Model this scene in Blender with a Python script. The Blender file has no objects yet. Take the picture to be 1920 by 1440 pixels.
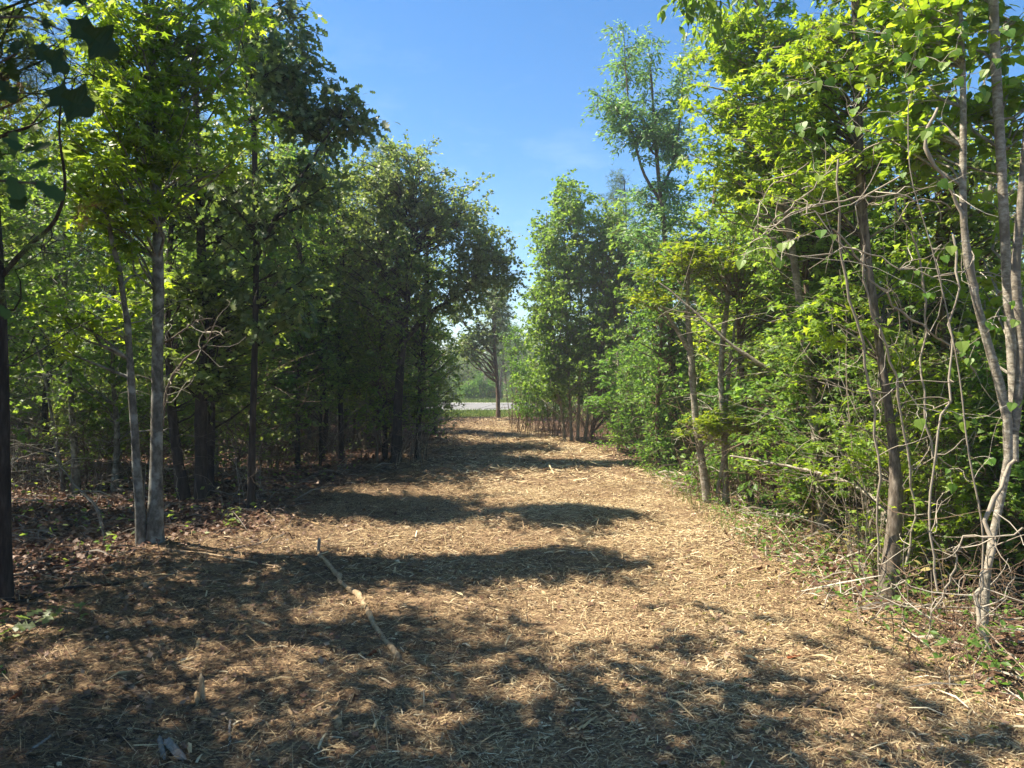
import bpy, math, random
import numpy as np
from mathutils import Vector, Matrix
R = math.radians
sc = bpy.context.scene
rng = np.random.default_rng(7)
random.seed(7)

# ------------------------------------------------------------------ camera, world, sun, exposure
F = 1400.0; HOR = 705.0; EYE = 1.6          # focal length and horizon row in pixels of the 1920 px photograph
cam_d = bpy.data.cameras.new('camera'); cam = bpy.data.objects.new('camera', cam_d)
sc.collection.objects.link(cam); sc.camera = cam
cam_d.sensor_width = 36; cam_d.lens = 36*F/1920; cam_d.clip_start = 0.05; cam_d.clip_end = 1500
cam_d.dof.use_dof = True; cam_d.dof.focus_distance = 9.0; cam_d.dof.aperture_fstop = 6.5
cam.location = (0, 0, EYE); cam.rotation_euler = (R(90)-math.atan((720-HOR)/F), 0, 0)

VEIL_DENSITY = 0.0026
SUN_EL = 56.0
SUN_DIR = Vector((-1.0, 0.20, 0)).normalized()*math.cos(R(SUN_EL)) + Vector((0, 0, math.sin(R(SUN_EL))))
sun_d = bpy.data.lights.new('sun', 'SUN'); sun = bpy.data.objects.new('sun', sun_d)
sc.collection.objects.link(sun); sun_d.energy = 4.8; sun_d.angle = R(0.55); sun_d.color = (1.0, 0.91, 0.75)
sun.rotation_euler = (-SUN_DIR).to_track_quat('-Z', 'Y').to_euler(); sun.location = (-20, 5, 30)

w = bpy.data.worlds.new('World'); sc.world = w; w.use_nodes = True
nt = w.node_tree; nt.nodes.clear()
sky = nt.nodes.new('ShaderNodeTexSky'); sky.sky_type = 'NISHITA'; sky.sun_disc = False
sky.sun_elevation = R(SUN_EL); sky.sun_rotation = math.atan2(SUN_DIR.x, SUN_DIR.y); sky.air_density = 1.0
sky.dust_density = 0.2; sky.ozone_density = 3.0
tc = nt.nodes.new('ShaderNodeTexCoord'); mp = nt.nodes.new('ShaderNodeMapping'); mp.inputs['Scale'].default_value = (4.2, 4.2, 12)
mp.inputs['Location'].default_value = (0.35, 0.2, 0.1)
nz = nt.nodes.new('ShaderNodeTexNoise'); nz.inputs['Scale'].default_value = 2.1; nz.inputs['Detail'].default_value = 8; nz.inputs['Roughness'].default_value = 0.6
rp = nt.nodes.new('ShaderNodeValToRGB'); rp.color_ramp.elements[0].position = 0.52; rp.color_ramp.elements[1].position = 0.95
rp.color_ramp.elements[1].color = (0.35, 0.35, 0.35, 1)
mx = nt.nodes.new('ShaderNodeMix'); mx.data_type = 'RGBA'; mx.inputs['B'].default_value = (8.5, 9.0, 9.8, 1)
bg = nt.nodes.new('ShaderNodeBackground'); bg.inputs['Strength'].default_value = 0.075
ow = nt.nodes.new('ShaderNodeOutputWorld')
L = nt.links.new
L(tc.outputs['Generated'], mp.inputs['Vector']); L(mp.outputs[0], nz.inputs['Vector']); L(nz.outputs['Fac'], rp.inputs[0])
sx = nt.nodes.new('ShaderNodeSeparateXYZ'); L(tc.outputs['Generated'], sx.inputs[0])
mr = nt.nodes.new('ShaderNodeMapRange'); mr.inputs['From Min'].default_value = 0.12; mr.inputs['From Max'].default_value = 0.42; mr.inputs['To Min'].default_value = .7; mr.inputs['To Max'].default_value = 0.12
L(sx.outputs['Z'], mr.inputs['Value']); mu = nt.nodes.new('ShaderNodeMath'); mu.operation = 'MULTIPLY'; L(rp.outputs[0], mu.inputs[0]); L(mr.outputs[0], mu.inputs[1])
L(mu.outputs[0], mx.inputs['Factor']); hs = nt.nodes.new('ShaderNodeHueSaturation'); hs.inputs['Saturation'].default_value = 1.28; L(sky.outputs[0], hs.inputs['Color']); L(hs.outputs[0], mx.inputs['A']); L(mx.outputs['Result'], bg.inputs['Color']); L(bg.outputs[0], ow.inputs[0])

sc.view_settings.view_transform = 'Standard'; sc.view_settings.look = 'None'
sc.view_settings.gamma = 1.0; sc.view_settings.exposure = 1.55; sc.view_settings.use_curve_mapping = False
sc.render.engine = 'CYCLES'
cy = sc.cycles
cy.use_denoising = True; cy.max_bounces = 6; cy.diffuse_bounces = 4; cy.glossy_bounces = 2; cy.transmission_bounces = 3
cy.transparent_max_bounces = 4; cy.caustics_reflective = False; cy.caustics_refractive = False
cy.sample_clamp_indirect = 6; cy.use_adaptive_sampling = True; cy.adaptive_threshold = 0.02

# ------------------------------------------------------------------ helpers
def smooth(a, b, x):
    t = np.clip((np.asarray(x, float)-a)/(b-a), 0, 1); return t*t*(3-2*t)

def height(x, y):
    x = np.asarray(x, float); y = np.asarray(y, float)
    h = 0.018*np.sin(3.1*x+1.2*np.sin(1.4*y))*np.sin(2.2*y+x)+0.035*np.sin(0.9*x+0.4*y+1)*np.sin(0.7*y-0.3*x) + 0.018*np.sin(2.3*x-1.1*y)*np.cos(1.9*y+0.7*x)
    h = h + 0.10*np.exp(-((x+0.6)/1.5)**2-((y-12.3)/1.1)**2) + 0.07*np.exp(-((x-0.6)/1.3)**2-((y-8.2)/0.9)**2)
    h = h + 0.07*np.exp(-((x+3.3)/0.6)**2-((y-6.9)/0.45)**2) + 0.09*np.exp(-((x-0.9)/1.4)**2-((y-16.5)/1.3)**2)
    h = h*(1-smooth(24, 31, y))
    return h

def hz(x, y): return float(height(x, y))

TRACK_L = [(-2, -5.2), (3.0, -4.6), (5.3, -3.5), (6.9, -3.1), (9.5, -2.6), (13.6, -2.35), (18, -2.0), (26, -2.5), (30, -2.9)]
TRACK_R = [(-2, 2.6), (3.0, 2.7), (4.1, 2.45), (5.3, 2.35), (7.5, 2.45), (9.5, 2.6), (11.5, 2.3), (15.4, 1.9), (18, 1.45), (26, 0.25), (30, -0.2)]
def track_edges(y):
    return (np.interp(y, [a for a, b in TRACK_L], [b for a, b in TRACK_L]), np.interp(y, [a for a, b in TRACK_R], [b for a, b in TRACK_R]))
def track_mask(x, y, soft=0.35):
    l, r = track_edges(y)
    wob = 0.25*np.sin(1.7*y)+0.15*np.sin(4.1*y+1)
    return smooth(-soft, soft, x-l-wob)*(1-smooth(-soft, soft, x-r-wob*0.6))*(1-smooth(28.5, 29.5, y+0.3*np.sin(2*x)))

def W(px, py, d): return np.array([(px-960)/F*d, d, EYE+(HOR-py)/F*d])
def GD(py): return EYE*F/(py-HOR)
def GP(px, py):
    d = GD(py); x = (px-960)/F*d
    return np.array([x, d, hz(x, d)])

def new_mesh(name, V, faces_sizes, loops, mat, v=None, smooth_shade=False):
    me = bpy.data.meshes.new(name)
    V = np.ascontiguousarray(V, dtype=np.float32)
    me.vertices.add(len(V)); me.vertices.foreach_set('co', V.ravel())
    me.loops.add(len(loops)); me.loops.foreach_set('vertex_index', np.ascontiguousarray(loops, dtype=np.int32))
    st = np.zeros(len(faces_sizes), np.int32); st[1:] = np.cumsum(faces_sizes)[:-1]
    me.polygons.add(len(faces_sizes)); me.polygons.foreach_set('loop_start', st)
    me.polygons.foreach_set('use_smooth', np.full(len(faces_sizes), smooth_shade, dtype=bool))
    if v is not None:
        a = me.attributes.new('v', 'FLOAT', 'POINT'); a.data.foreach_set('value', np.ascontiguousarray(v, dtype=np.float32))
    me.update(calc_edges=True)
    mats = mat if isinstance(mat, list) else [mat]
    for m in mats: me.materials.append(m)
    return me

class MB:
    """collects vertex blocks into one mesh"""
    def __init__(s): s.V = []; s.S = []; s.L = []; s.v = []; s.n = 0
    def add(s, V, F_, v):
        """V (n,3); F_ (m,k) faces"""
        V = np.asarray(V, float); F_ = np.asarray(F_)
        s.V.append(V); s.S.append(np.full(len(F_), F_.shape[1])); s.L.append((F_+s.n).ravel()); s.n += len(V)
        s.v.append(np.broadcast_to(v, (len(V),)))
    def tubes(s, P, Rr, sides=5, v=0.5, cap=False):
        """P (N,S,3) paths, Rr (N,S) radii"""
        P = np.asarray(P, float); Rr = np.asarray(Rr, float)
        if P.ndim == 2: P = P[None]; Rr = Rr[None]
        N, S, _ = P.shape
        T = np.gradient(P, axis=1); T /= np.linalg.norm(T, axis=2, keepdims=True)+1e-9
        m = T.mean(axis=1); ref = np.where(np.abs(m[:, 2:3]) > 0.8*np.linalg.norm(m, axis=1, keepdims=True), np.array([[1., 0.13, 0]]), np.array([[0.05, 0.03, 1.]]))
        ref = np.repeat(ref[:, None, :], S, 1)
        A = np.cross(T, ref); A /= np.linalg.norm(A, axis=2, keepdims=True)+1e-9
        B = np.cross(T, A)
        th = np.arange(sides)/sides*2*math.pi
        ring = P[:, :, None, :]+Rr[:, :, None, None]*(A[:, :, None, :]*np.cos(th)[None, None, :, None]+B[:, :, None, :]*np.sin(th)[None, None, :, None])
        V = ring.reshape(-1, 3)
        i, j, k = np.meshgrid(np.arange(N), np.arange(S-1), np.arange(sides), indexing='ij')
        k2 = (k+1) % sides; base = i*S*sides
        Fq = np.stack([base+j*sides+k, base+j*sides+k2, base+(j+1)*sides+k2, base+(j+1)*sides+k], -1).reshape(-1, 4)
        vv = np.repeat(np.broadcast_to(v, (N,)), S*sides)
        s.add(V, Fq, vv)
        if cap:
            for e in (0, S-1):
                idx = (np.arange(N)[:, None]*S*sides+e*sides+np.arange(sides)[None])
                if e == 0: idx = idx[:, ::-1]
                n0 = s.n-len(V)
                s.S.append(np.full(N, sides)); s.L.append((idx+n0).ravel())
    def build(s, name, mat, smooth_shade=False):
        return new_mesh(name, np.concatenate(s.V), np.concatenate(s.S), np.concatenate(s.L), mat, np.concatenate(s.v), smooth_shade)

def link(name, me, parent=None, loc=None, kind=None, label=None, cat=None, group=None):
    o = bpy.data.objects.new(name, me); sc.collection.objects.link(o)
    if parent is not None: o.parent = parent
    if loc is not None: o.location = loc
    if kind: o['kind'] = kind
    if label: o['label'] = label
    if cat: o['category'] = cat
    if group: o['group'] = group
    return o
def thing(name, label, cat, loc, group=None, rz=0):
    o = link(name, None, None, loc, None, label, cat, group); o.empty_display_size = 0.2
    o.rotation_euler = (0, 0, rz)
    return o

def copy_thing(root, loc, rz, scale, label=None, group=None):
    r = root.copy(); sc.collection.objects.link(r); r.location = loc; r.rotation_euler = (0, 0, rz); r.scale = (scale,)*3
    if label: r['label'] = label
    if group: r['group'] = group
    for ch in root.children:
        c = ch.copy(); sc.collection.objects.link(c); c.parent = r
        for g in ch.children:
            d = g.copy(); sc.collection.objects.link(d); d.parent = c
    return r

# ------------------------------------------------------------------ materials
def mat_base(name):
    m = bpy.data.materials.new(name); m.use_nodes = True; n = m.node_tree.nodes; n.clear()
    out = n.new('ShaderNodeOutputMaterial'); return m, n, m.node_tree.links.new, out

def ramp(n, stops):
    r = n.new('ShaderNodeValToRGB'); el = r.color_ramp.elements
    while len(el) < len(stops): el.new(0.5)
    for e, (p, c) in zip(el, stops): e.position = p; e.color = (*c, 1)
    return r

def leaf_mat(name, stops, trans, tfac=0.42, rough=0.5, spec=0.45):
    m, n, l, out = mat_base(name)
    at = n.new('ShaderNodeAttribute'); at.attribute_name = 'v'
    oi = n.new('ShaderNodeObjectInfo')
    ad = n.new('ShaderNodeMath'); ad.operation = 'MULTIPLY_ADD'; ad.inputs[1].default_value = 0.22; l(oi.outputs['Random'], ad.inputs[0]); 
    sb = n.new('ShaderNodeMath'); sb.operation = 'SUBTRACT'; l(at.outputs['Fac'], sb.inputs[0]); sb.inputs[1].default_value = 0.11; l(sb.outputs[0], ad.inputs[2])
    r = ramp(n, stops); l(ad.outputs[0], r.inputs[0])
    p = n.new('ShaderNodeBsdfPrincipled'); p.inputs['Roughness'].default_value = rough; p.inputs['Specular IOR Level'].default_value = spec
    l(r.outputs[0], p.inputs['Base Color'])
    t = n.new('ShaderNodeBsdfTranslucent')
    mm = n.new('ShaderNodeMix'); mm.data_type = 'RGBA'; mm.blend_type = 'MULTIPLY'; mm.inputs['Factor'].default_value = 1
    mm.inputs['B'].default_value = (*trans, 1); l(r.outputs[0], mm.inputs['A']); l(mm.outputs['Result'], t.inputs['Color'])
    ms = n.new('ShaderNodeMixShader'); ms.inputs[0].default_value = tfac
    l(p.outputs[0], ms.inputs[1]); l(t.outputs[0], ms.inputs[2]); l(ms.outputs[0], out.inputs[0])
    return m

def bark_mat(name, stops, scale=14, zs=0.25, bump=0.6, rough=0.9, blotch=None):
    m, n, l, out = mat_base(name)
    tcn = n.new('ShaderNodeTexCoord'); mpn = n.new('ShaderNodeMapping'); mpn.inputs['Scale'].default_value = (1, 1, zs)
    l(tcn.outputs['Object'], mpn.inputs[0])
    nn = n.new('ShaderNodeTexNoise'); nn.inputs['Scale'].default_value = scale; nn.inputs['Detail'].default_value = 9; nn.inputs['Roughness'].default_value = 0.68
    l(mpn.outputs[0], nn.inputs['Vector'])
    at = n.new('ShaderNodeAttribute'); at.attribute_name = 'v'
    ad = n.new('ShaderNodeMath'); ad.operation = 'MULTIPLY_ADD'; ad.inputs[1].default_value = 0.35; l(at.outputs['Fac'], ad.inputs[0])
    sb = n.new('ShaderNodeMath'); sb.operation = 'SUBTRACT'; sb.inputs[1].default_value = 0.17; l(nn.outputs['Fac'], sb.inputs[0]); l(sb.outputs[0], ad.inputs[2])
    r = ramp(n, stops); l(ad.outputs[0], r.inputs[0]); col = r.outputs[0]
    if blotch:
        n2 = n.new('ShaderNodeTexNoise'); n2.inputs['Scale'].default_value = 9; n2.inputs['Detail'].default_value = 4; l(tcn.outputs['Object'], n2.inputs['Vector'])
        r2 = ramp(n, [(0.50, (0, 0, 0)), (0.62, (1, 1, 1))]); l(n2.outputs['Fac'], r2.inputs[0])
        mm = n.new('ShaderNodeMix'); mm.data_type = 'RGBA'; l(r2.outputs[0], mm.inputs['Factor']); l(col, mm.inputs['A']); mm.inputs['B'].default_value = (*blotch, 1); col = mm.outputs['Result']
    p = n.new('ShaderNodeBsdfPrincipled'); p.inputs['Roughness'].default_value = rough; p.inputs['Specular IOR Level'].default_value = 0.2
    l(col, p.inputs['Base Color'])
    b = n.new('ShaderNodeBump'); b.inputs['Strength'].default_value = bump; b.inputs['Distance'].default_value = 0.01; l(nn.outputs['Fac'], b.inputs['Height'])
    l(b.outputs[0], p.inputs['Normal']); l(p.outputs[0], out.inputs[0])
    return m

def attr_mat(name, stops, rough=0.8, trans=0.0, noise=0.3, nscale=40):
    m, n, l, out = mat_base(name)
    at = n.new('ShaderNodeAttribute'); at.attribute_name = 'v'
    tcn = n.new('ShaderNodeTexCoord'); nn = n.new('ShaderNodeTexNoise'); nn.inputs['Scale'].default_value = nscale; nn.inputs['Detail'].default_value = 3
    l(tcn.outputs['Object'], nn.inputs['Vector'])
    ad = n.new('ShaderNodeMath'); ad.operation = 'MULTIPLY_ADD'; ad.inputs[1].default_value = noise; l(nn.outputs['Fac'], ad.inputs[0])
    sb = n.new('ShaderNodeMath'); sb.operation = 'SUBTRACT'; sb.inputs[1].default_value = noise/2; l(at.outputs['Fac'], sb.inputs[0]); l(sb.outputs[0], ad.inputs[2])
    r = ramp(n, stops); l(ad.outputs[0], r.inputs[0])
    p = n.new('ShaderNodeBsdfPrincipled'); p.inputs['Roughness'].default_value = rough; p.inputs['Specular IOR Level'].default_value = 0.3
    l(r.outputs[0], p.inputs['Base Color'])
    if trans > 0:
        t = n.new('ShaderNodeBsdfTranslucent'); l(r.outputs[0], t.inputs[0]); ms = n.new('ShaderNodeMixShader'); ms.inputs[0].default_value = trans
        l(p.outputs[0], ms.inputs[1]); l(t.outputs[0], ms.inputs[2]); l(ms.outputs[0], out.inputs[0])
    else: l(p.outputs[0], out.inputs[0])
    return m

M = {}
M['sweetgum'] = leaf_mat('sweetgum_leaf', [(0, (0.050, 0.131, 0.015)), (0.5, (0.106, 0.231, 0.020)), (1, (0.213, 0.338, 0.027))], (1.9, 1.75, 0.9), 0.5)
M['maple'] = leaf_mat('maple_leaf', [(0, (0.066, 0.125, 0.028)), (0.5, (0.118, 0.204, 0.041)), (1, (0.221, 0.315, 0.065))], (2.8, 2.6, 1.3), 0.46, 0.5, 0.45)
M['sweetgum'] = leaf_mat('sweetgum_leaf', [(0, (0.09, 0.17, 0.02)), (0.5, (0.16, 0.26, 0.028)), (1, (0.26, 0.35, 0.045))], (3.0, 2.5, 1.2), 0.5, 0.48, 0.45)
M['yellowmaple'] = leaf_mat('young_maple_leaf', [(0, (0.1, 0.17, 0.018)), (0.5, (0.17, 0.24, 0.02)), (1, (0.25, 0.29, 0.03))], (2.4, 2.1, 1.0), 0.5, 0.5, 0.4)
M['oak'] = leaf_mat('oak_leaf', [(0, (0.081, 0.121, 0.04)), (0.5, (0.153, 0.201, 0.069)), (1, (0.307, 0.338, 0.145))], (2.4, 2.5, 1.2), 0.4, 0.5, 0.6)
M['darkoak'] = leaf_mat('dark_oak_leaf', [(0, (0.055, 0.089, 0.034)), (0.5, (0.103, 0.146, 0.05)), (1, (0.224, 0.254, 0.104))], (2.3, 2.5, 1.2), 0.36, 0.48, 0.6)
M['cherry'] = leaf_mat('cherry_leaf', [(0, (0.074, 0.149, 0.052)), (0.5, (0.135, 0.23, 0.081)), (1, (0.243, 0.356, 0.132))], (2.0, 2.2, 1.3), 0.4, 0.45, 0.6)
M['pine'] = leaf_mat('pine_needle', [(0, (0.065, 0.111, 0.039)), (0.5, (0.117, 0.189, 0.058)), (1, (0.208, 0.286, 0.091))], (1.3, 1.4, 0.7), 0.2, 0.5, 0.3)
M['deadneedle'] = leaf_mat('dead_pine_needle', [(0, (0.16, 0.075, 0.025)), (1, (0.34, 0.18, 0.07))], (1, 0.9, 0.6), 0.2, 0.6, 0.2)
M['shrub'] = leaf_mat('shrub_leaf', [(0, (0.057, 0.127, 0.025)), (0.5, (0.103, 0.196, 0.039)), (1, (0.196, 0.31, 0.069))], (2.6, 2.5, 1.3), 0.46, 0.5, 0.4)
M['dim'] = leaf_mat('understory_leaf', [(0, (0.063, 0.106, 0.028)), (0.5, (0.119, 0.168, 0.043)), (1, (0.236, 0.281, 0.076))], (2.6, 2.6, 1.3), 0.44, 0.5, 0.45)
M['vineleaf'] = leaf_mat('vine_leaf', [(0, (0.077, 0.187, 0.022)), (0.5, (0.143, 0.275, 0.044)), (1, (0.308, 0.418, 0.088))], (1.5, 1.5, 0.8), 0.5, 0.45, 0.35)
M['wilted'] = leaf_mat('wilted_leaf', [(0, (0.12, 0.13, 0.03)), (0.5, (0.26, 0.24, 0.07)), (1, (0.38, 0.30, 0.13))], (1.1, 1, 0.7), 0.3, 0.7, 0.2)
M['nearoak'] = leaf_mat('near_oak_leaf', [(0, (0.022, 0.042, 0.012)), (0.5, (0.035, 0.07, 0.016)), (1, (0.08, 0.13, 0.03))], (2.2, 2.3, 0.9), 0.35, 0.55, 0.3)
M['greybark'] = bark_mat('grey_bark', [(0.25, (0.04, 0.036, 0.03)), (0.48, (0.125, 0.115, 0.097)), (0.72, (0.27, 0.255, 0.225))], 24, 0.6, 0.9, blotch=(0.30, 0.30, 0.27))
M['palebark'] = bark_mat('pale_bark', [(0.25, (0.08, 0.065, 0.05)), (0.45, (0.24, 0.205, 0.16)), (0.68, (0.50, 0.46, 0.38))], 26, 1.6, 1.0, blotch=(0.20, 0.17, 0.13))
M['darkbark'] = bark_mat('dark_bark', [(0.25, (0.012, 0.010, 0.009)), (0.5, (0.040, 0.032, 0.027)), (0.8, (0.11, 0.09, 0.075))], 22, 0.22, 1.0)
M['brownbark'] = bark_mat('brown_bark', [(0.25, (0.05, 0.034, 0.022)), (0.5, (0.14, 0.10, 0.068)), (0.8, (0.27, 0.205, 0.15))], 20, 0.25, 0.9)
M['twig'] = attr_mat('pale_twig', [(0, (0.14, 0.11, 0.08)), (0.5, (0.34, 0.29, 0.225)), (1, (0.58, 0.52, 0.43))], 0.8)
M['deadtwig'] = attr_mat('dead_twig', [(0, (0.05, 0.038, 0.03)), (0.5, (0.14, 0.11, 0.085)), (1, (0.33, 0.29, 0.24))], 0.85)
M['browntwig'] = attr_mat('brown_twig', [(0, (0.07, 0.042, 0.024)), (0.5, (0.17, 0.11, 0.07)), (1, (0.30, 0.21, 0.14))], 0.85)
M['roughbark'] = bark_mat('rough_bark', [(0.28, (0.02, 0.017, 0.014)), (0.48, (0.13, 0.105, 0.08)), (0.7, (0.30, 0.26, 0.21))], 34, 0.3, 1.0)
M['wood'] = bark_mat('split_wood', [(0.2, (0.17, 0.095, 0.045)), (0.5, (0.40, 0.27, 0.14)), (0.8, (0.62, 0.47, 0.28))], 30, 0.3, 0.8)
M['dullwood'] = bark_mat('dull_wood', [(0.25, (0.10, 0.066, 0.04)), (0.48, (0.33, 0.235, 0.14)), (0.75, (0.58, 0.45, 0.29))], 26, 0.35, 1.0)
M['greywood'] = bark_mat('weathered_wood', [(0.2, (0.10, 0.085, 0.07)), (0.5, (0.25, 0.22, 0.19)), (0.8, (0.44, 0.40, 0.35))], 30, 0.3, 0.8)
M['redwood'] = bark_mat('red_bark_bit', [(0.2, (0.09, 0.025, 0.012)), (0.8, (0.30, 0.10, 0.04))], 30, 0.3, 0.8)
M['chip'] = attr_mat('wood_chip', [(0, (0.040, 0.024, 0.016)), (0.25, (0.115, 0.066, 0.038)), (0.5, (0.30, 0.20, 0.104)), (0.75, (0.51, 0.385, 0.205)), (1, (0.69, 0.58, 0.38))], 0.75, 0.0, 0.2)
M['litter'] = attr_mat('dead_leaf', [(0, (0.05, 0.026, 0.018)), (0.4, (0.14, 0.070, 0.045)), (0.75, (0.23, 0.135, 0.083)), (1, (0.40, 0.28, 0.19))], 0.55, 0.15, 0.2)
M['grass'] = attr_mat('grass_blade', [(0, (0.06, 0.12, 0.02)), (0.6, (0.15, 0.22, 0.04)), (1, (0.30, 0.31, 0.09))], 0.6, 0.3, 0.2)

# ------------------------------------------------------------------ ground, path, road
def ground_mat(name, stops, scale=7.0, fine=60, bump=0.6):
    m, n, l, out = mat_base(name)
    tcn = n.new('ShaderNodeTexCoord')
    a = n.new('ShaderNodeTexNoise'); a.inputs['Scale'].default_value = scale; a.inputs['Detail'].default_value = 10; a.inputs['Roughness'].default_value = 0.7
    l(tcn.outputs['Object'], a.inputs['Vector'])
    mpn = n.new('ShaderNodeMapping'); mpn.inputs['Scale'].default_value = (1, 2.2, 1); mpn.inputs['Rotation'].default_value = (0, 0, 0.5); l(tcn.outputs['Object'], mpn.inputs[0])
    b_ = n.new('ShaderNodeTexVoronoi'); b_.inputs['Scale'].default_value = fine; l(mpn.outputs[0], b_.inputs['Vector'])
    mm = n.new('ShaderNodeMath'); mm.operation = 'MULTIPLY_ADD'; mm.inputs[1].default_value = 0.45; l(b_.outputs['Distance'], mm.inputs[0]); 
    sb = n.new('ShaderNodeMath'); sb.operation = 'SUBTRACT'; sb.inputs[1].default_value = 0.16; l(a.outputs['Fac'], sb.inputs[0]); l(sb.outputs[0], mm.inputs[2])
    r = ramp(n, stops); l(mm.outputs[0], r.inputs[0])
    p = n.new('ShaderNodeBsdfPrincipled'); p.inputs['Roughness'].default_value = 0.95; p.inputs['Specular IOR Level'].default_value = 0.15
    l(r.outputs[0], p.inputs['Base Color'])
    bp = n.new('ShaderNodeBump'); bp.inputs['Strength'].default_value = bump; bp.inputs['Distance'].default_value = 0.02; l(mm.outputs[0], bp.inputs['Height']); l(bp.outputs[0], p.inputs['Normal'])
    l(p.outputs[0], out.inputs[0]); return m

M['soil'] = ground_mat('forest_soil', [(0.2, (0.028, 0.016, 0.011)), (0.5, (0.085, 0.048, 0.032)), (0.8, (0.19, 0.115, 0.075))])
M['mulch'] = ground_mat('mulch_ground', [(0.2, (0.06, 0.036, 0.024)), (0.5, (0.15, 0.094, 0.055)), (0.8, (0.33, 0.23, 0.13))], 5.0, 45)
M['verge'] = ground_mat('verge_ground', [(0.2, (0.05, 0.075, 0.018)), (0.5, (0.12, 0.155, 0.035)), (0.8, (0.24, 0.24, 0.07))], 3, 30, 0.3)
M['asphalt'] = ground_mat('worn_asphalt', [(0.2, (0.13, 0.13, 0.13)), (0.5, (0.18, 0.178, 0.172)), (0.8, (0.24, 0.235, 0.23))], 1.2, 90, 0.1)
M['paint'] = ground_mat('road_paint', [(0.2, (0.62, 0.62, 0.60)), (0.8, (0.80, 0.80, 0.78))], 5, 80, 0.1)

def sheet(name, xs, ys, mat, dz=0.0, mask=None):
    X, Y = np.meshgrid(xs, ys); Z = height(X, Y)+dz
    V = np.stack([X, Y, Z], -1).reshape(-1, 3); nx = len(xs); ny = len(ys)
    j, i = np.meshgrid(np.arange(ny-1), np.arange(nx-1), indexing='ij'); a = j*nx+i
    Fq = np.stack([a, a+1, a+1+nx, a+nx], -1).reshape(-1, 4)
    if mask is not None:
        c = V[Fq].mean(1); Fq = Fq[mask(c[:, 0], c[:, 1])]
        used = np.unique(Fq); re = np.full(len(V), -1); re[used] = np.arange(len(used)); V = V[used]; Fq = re[Fq]
    mb = MB(); mb.add(V, Fq, 0.5)
    return link(name, mb.build(name, mat, True), kind='structure')

def seg(a, b, st): return np.arange(a, b, st)
gx = np.concatenate([[-600, -300, -150, -80, -50], seg(-30, -8, 1.0), seg(-8, 8, 0.16), seg(8, 30.1, 1.0), [50, 80, 150, 300, 600]])
gy = np.concatenate([[-300, -100, -40, -20], seg(-10, 1, 1.0), seg(1, 18, 0.16), seg(18, 30, 0.4), seg(30, 60, 2.0), [80, 120, 200, 400, 900]])
sheet('ground', gx, gy, M['soil'])
sheet('path', seg(-6.5, 4.5, 0.1), seg(-2, 30, 0.1), M['mulch'], 0.005, lambda x, y: track_mask(x, y) > 0.5)
sheet('grass_verge', np.linspace(-90, 90, 46), np.array([29.4, 31, 33, 35.0]), M['verge'], 0.004)
sheet('grass_verge', np.linspace(-90, 90, 46), np.array([44.5, 47, 50, 53, 57.0, 80]), M['verge'], 0.004)
sheet('road', np.linspace(-90, 90, 46), np.array([34.9, 37, 39.5, 42, 44.6]), M['asphalt'], 0.010)
for yy in (35.4, 44.0):
    o = sheet('road_line', np.linspace(-90, 90, 46), np.array([yy, yy+0.13]), M['paint'], 0.014)

# ------------------------------------------------------------------ leaf templates (stem at origin, tip +Y, normal +Z, length 1)
def poly_leaf(outline, fold=0.12, curl=0.10):
    """outline: right side points from base to tip (x,y); mirrored; triangulated as a strip to the midrib"""
    out = np.array(outline, float); n = len(out)
    mid = np.stack([np.zeros(n), out[:, 1]], -1)
    def z(p): return fold*np.abs(p[:, 0])-curl*p[:, 1]**2
    Lp = out*[-1, 1]
    V2 = np.concatenate([mid, out, Lp]); V = np.concatenate([V2, z(V2)[:, None]], 1)
    Fq = []
    for i in range(n-1):
        Fq.append([i, n+i, n+i+1, i+1]); Fq.append([i, i+1, 2*n+i+1, 2*n+i])
    return V, np.array(Fq)
def fan_leaf(rim, c=(0, 0.4), cup=0.12):
    """star shaped leaf as a triangle fan"""
    rim = np.array(rim, float); n = len(rim)
    V2 = np.concatenate([[c], rim]); r = np.linalg.norm(V2-np.array(c), axis=1)
    V = np.concatenate([V2, (-cup*r**2/0.3)[:, None]], 1)
    Fq = np.array([[0, i+1, (i+1) % n+1] for i in range(n)])
    return V, Fq
LEAF = {}
star = []
for ang, rad in [(-90, .10), (-62, .16), (-35, .42), (-10, .22), (18, .62), (52, .24), (90, .66), (128, .24), (162, .62), (190, .22), (215, .42), (242, .16)]:
    star.append((rad*math.cos(R(ang)), 0.36+rad*math.sin(R(ang))))
LEAF['star'] = fan_leaf(star, (0, 0.36), 0.10)
star3 = []
for ang, rad in [(-90, .25), (-15, .45), (15, .26), (50, .20), (90, .62), (130, .20), (165, .26), (195, .45)]:
    star3.append((rad*math.cos(R(ang)), 0.36+rad*math.sin(R(ang))))
LEAF['maple'] = fan_leaf(star3, (0, 0.36), 0.12)
LEAF['oak'] = poly_leaf([(0.0, 0), (0.26, 0.22), (0.09, 0.34), (0.36, 0.52), (0.11, 0.60), (0.27, 0.78), (0.0, 1.0)], 0.1, 0.12)
LEAF['roundoak'] = poly_leaf([(0.01, 0), (0.07, 0.1), (0.20, 0.28), (0.15, 0.42), (0.30, 0.62), (0.22, 0.78), (0.26, 0.90), (0.0, 1.0)], 0.1, 0.18)
_no = poly_leaf([(0, 0), (.03, .08), (.09, .18), (.20, .245), (.31, .26), (.25, .33), (.18, .42), (.17, .48), (.24, .56), (.36, .63), (.44, .68), (.35, .73), (.24, .76), (.20, .82), (.17, .92), (.10, .97), (0, 1.0)], 0.15, 0.14)
_no[0][:, 2] += 0.035*np.sin(9*_no[0][:, 1]+14*_no[0][:, 0])
LEAF['nearoak'] = _no
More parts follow.
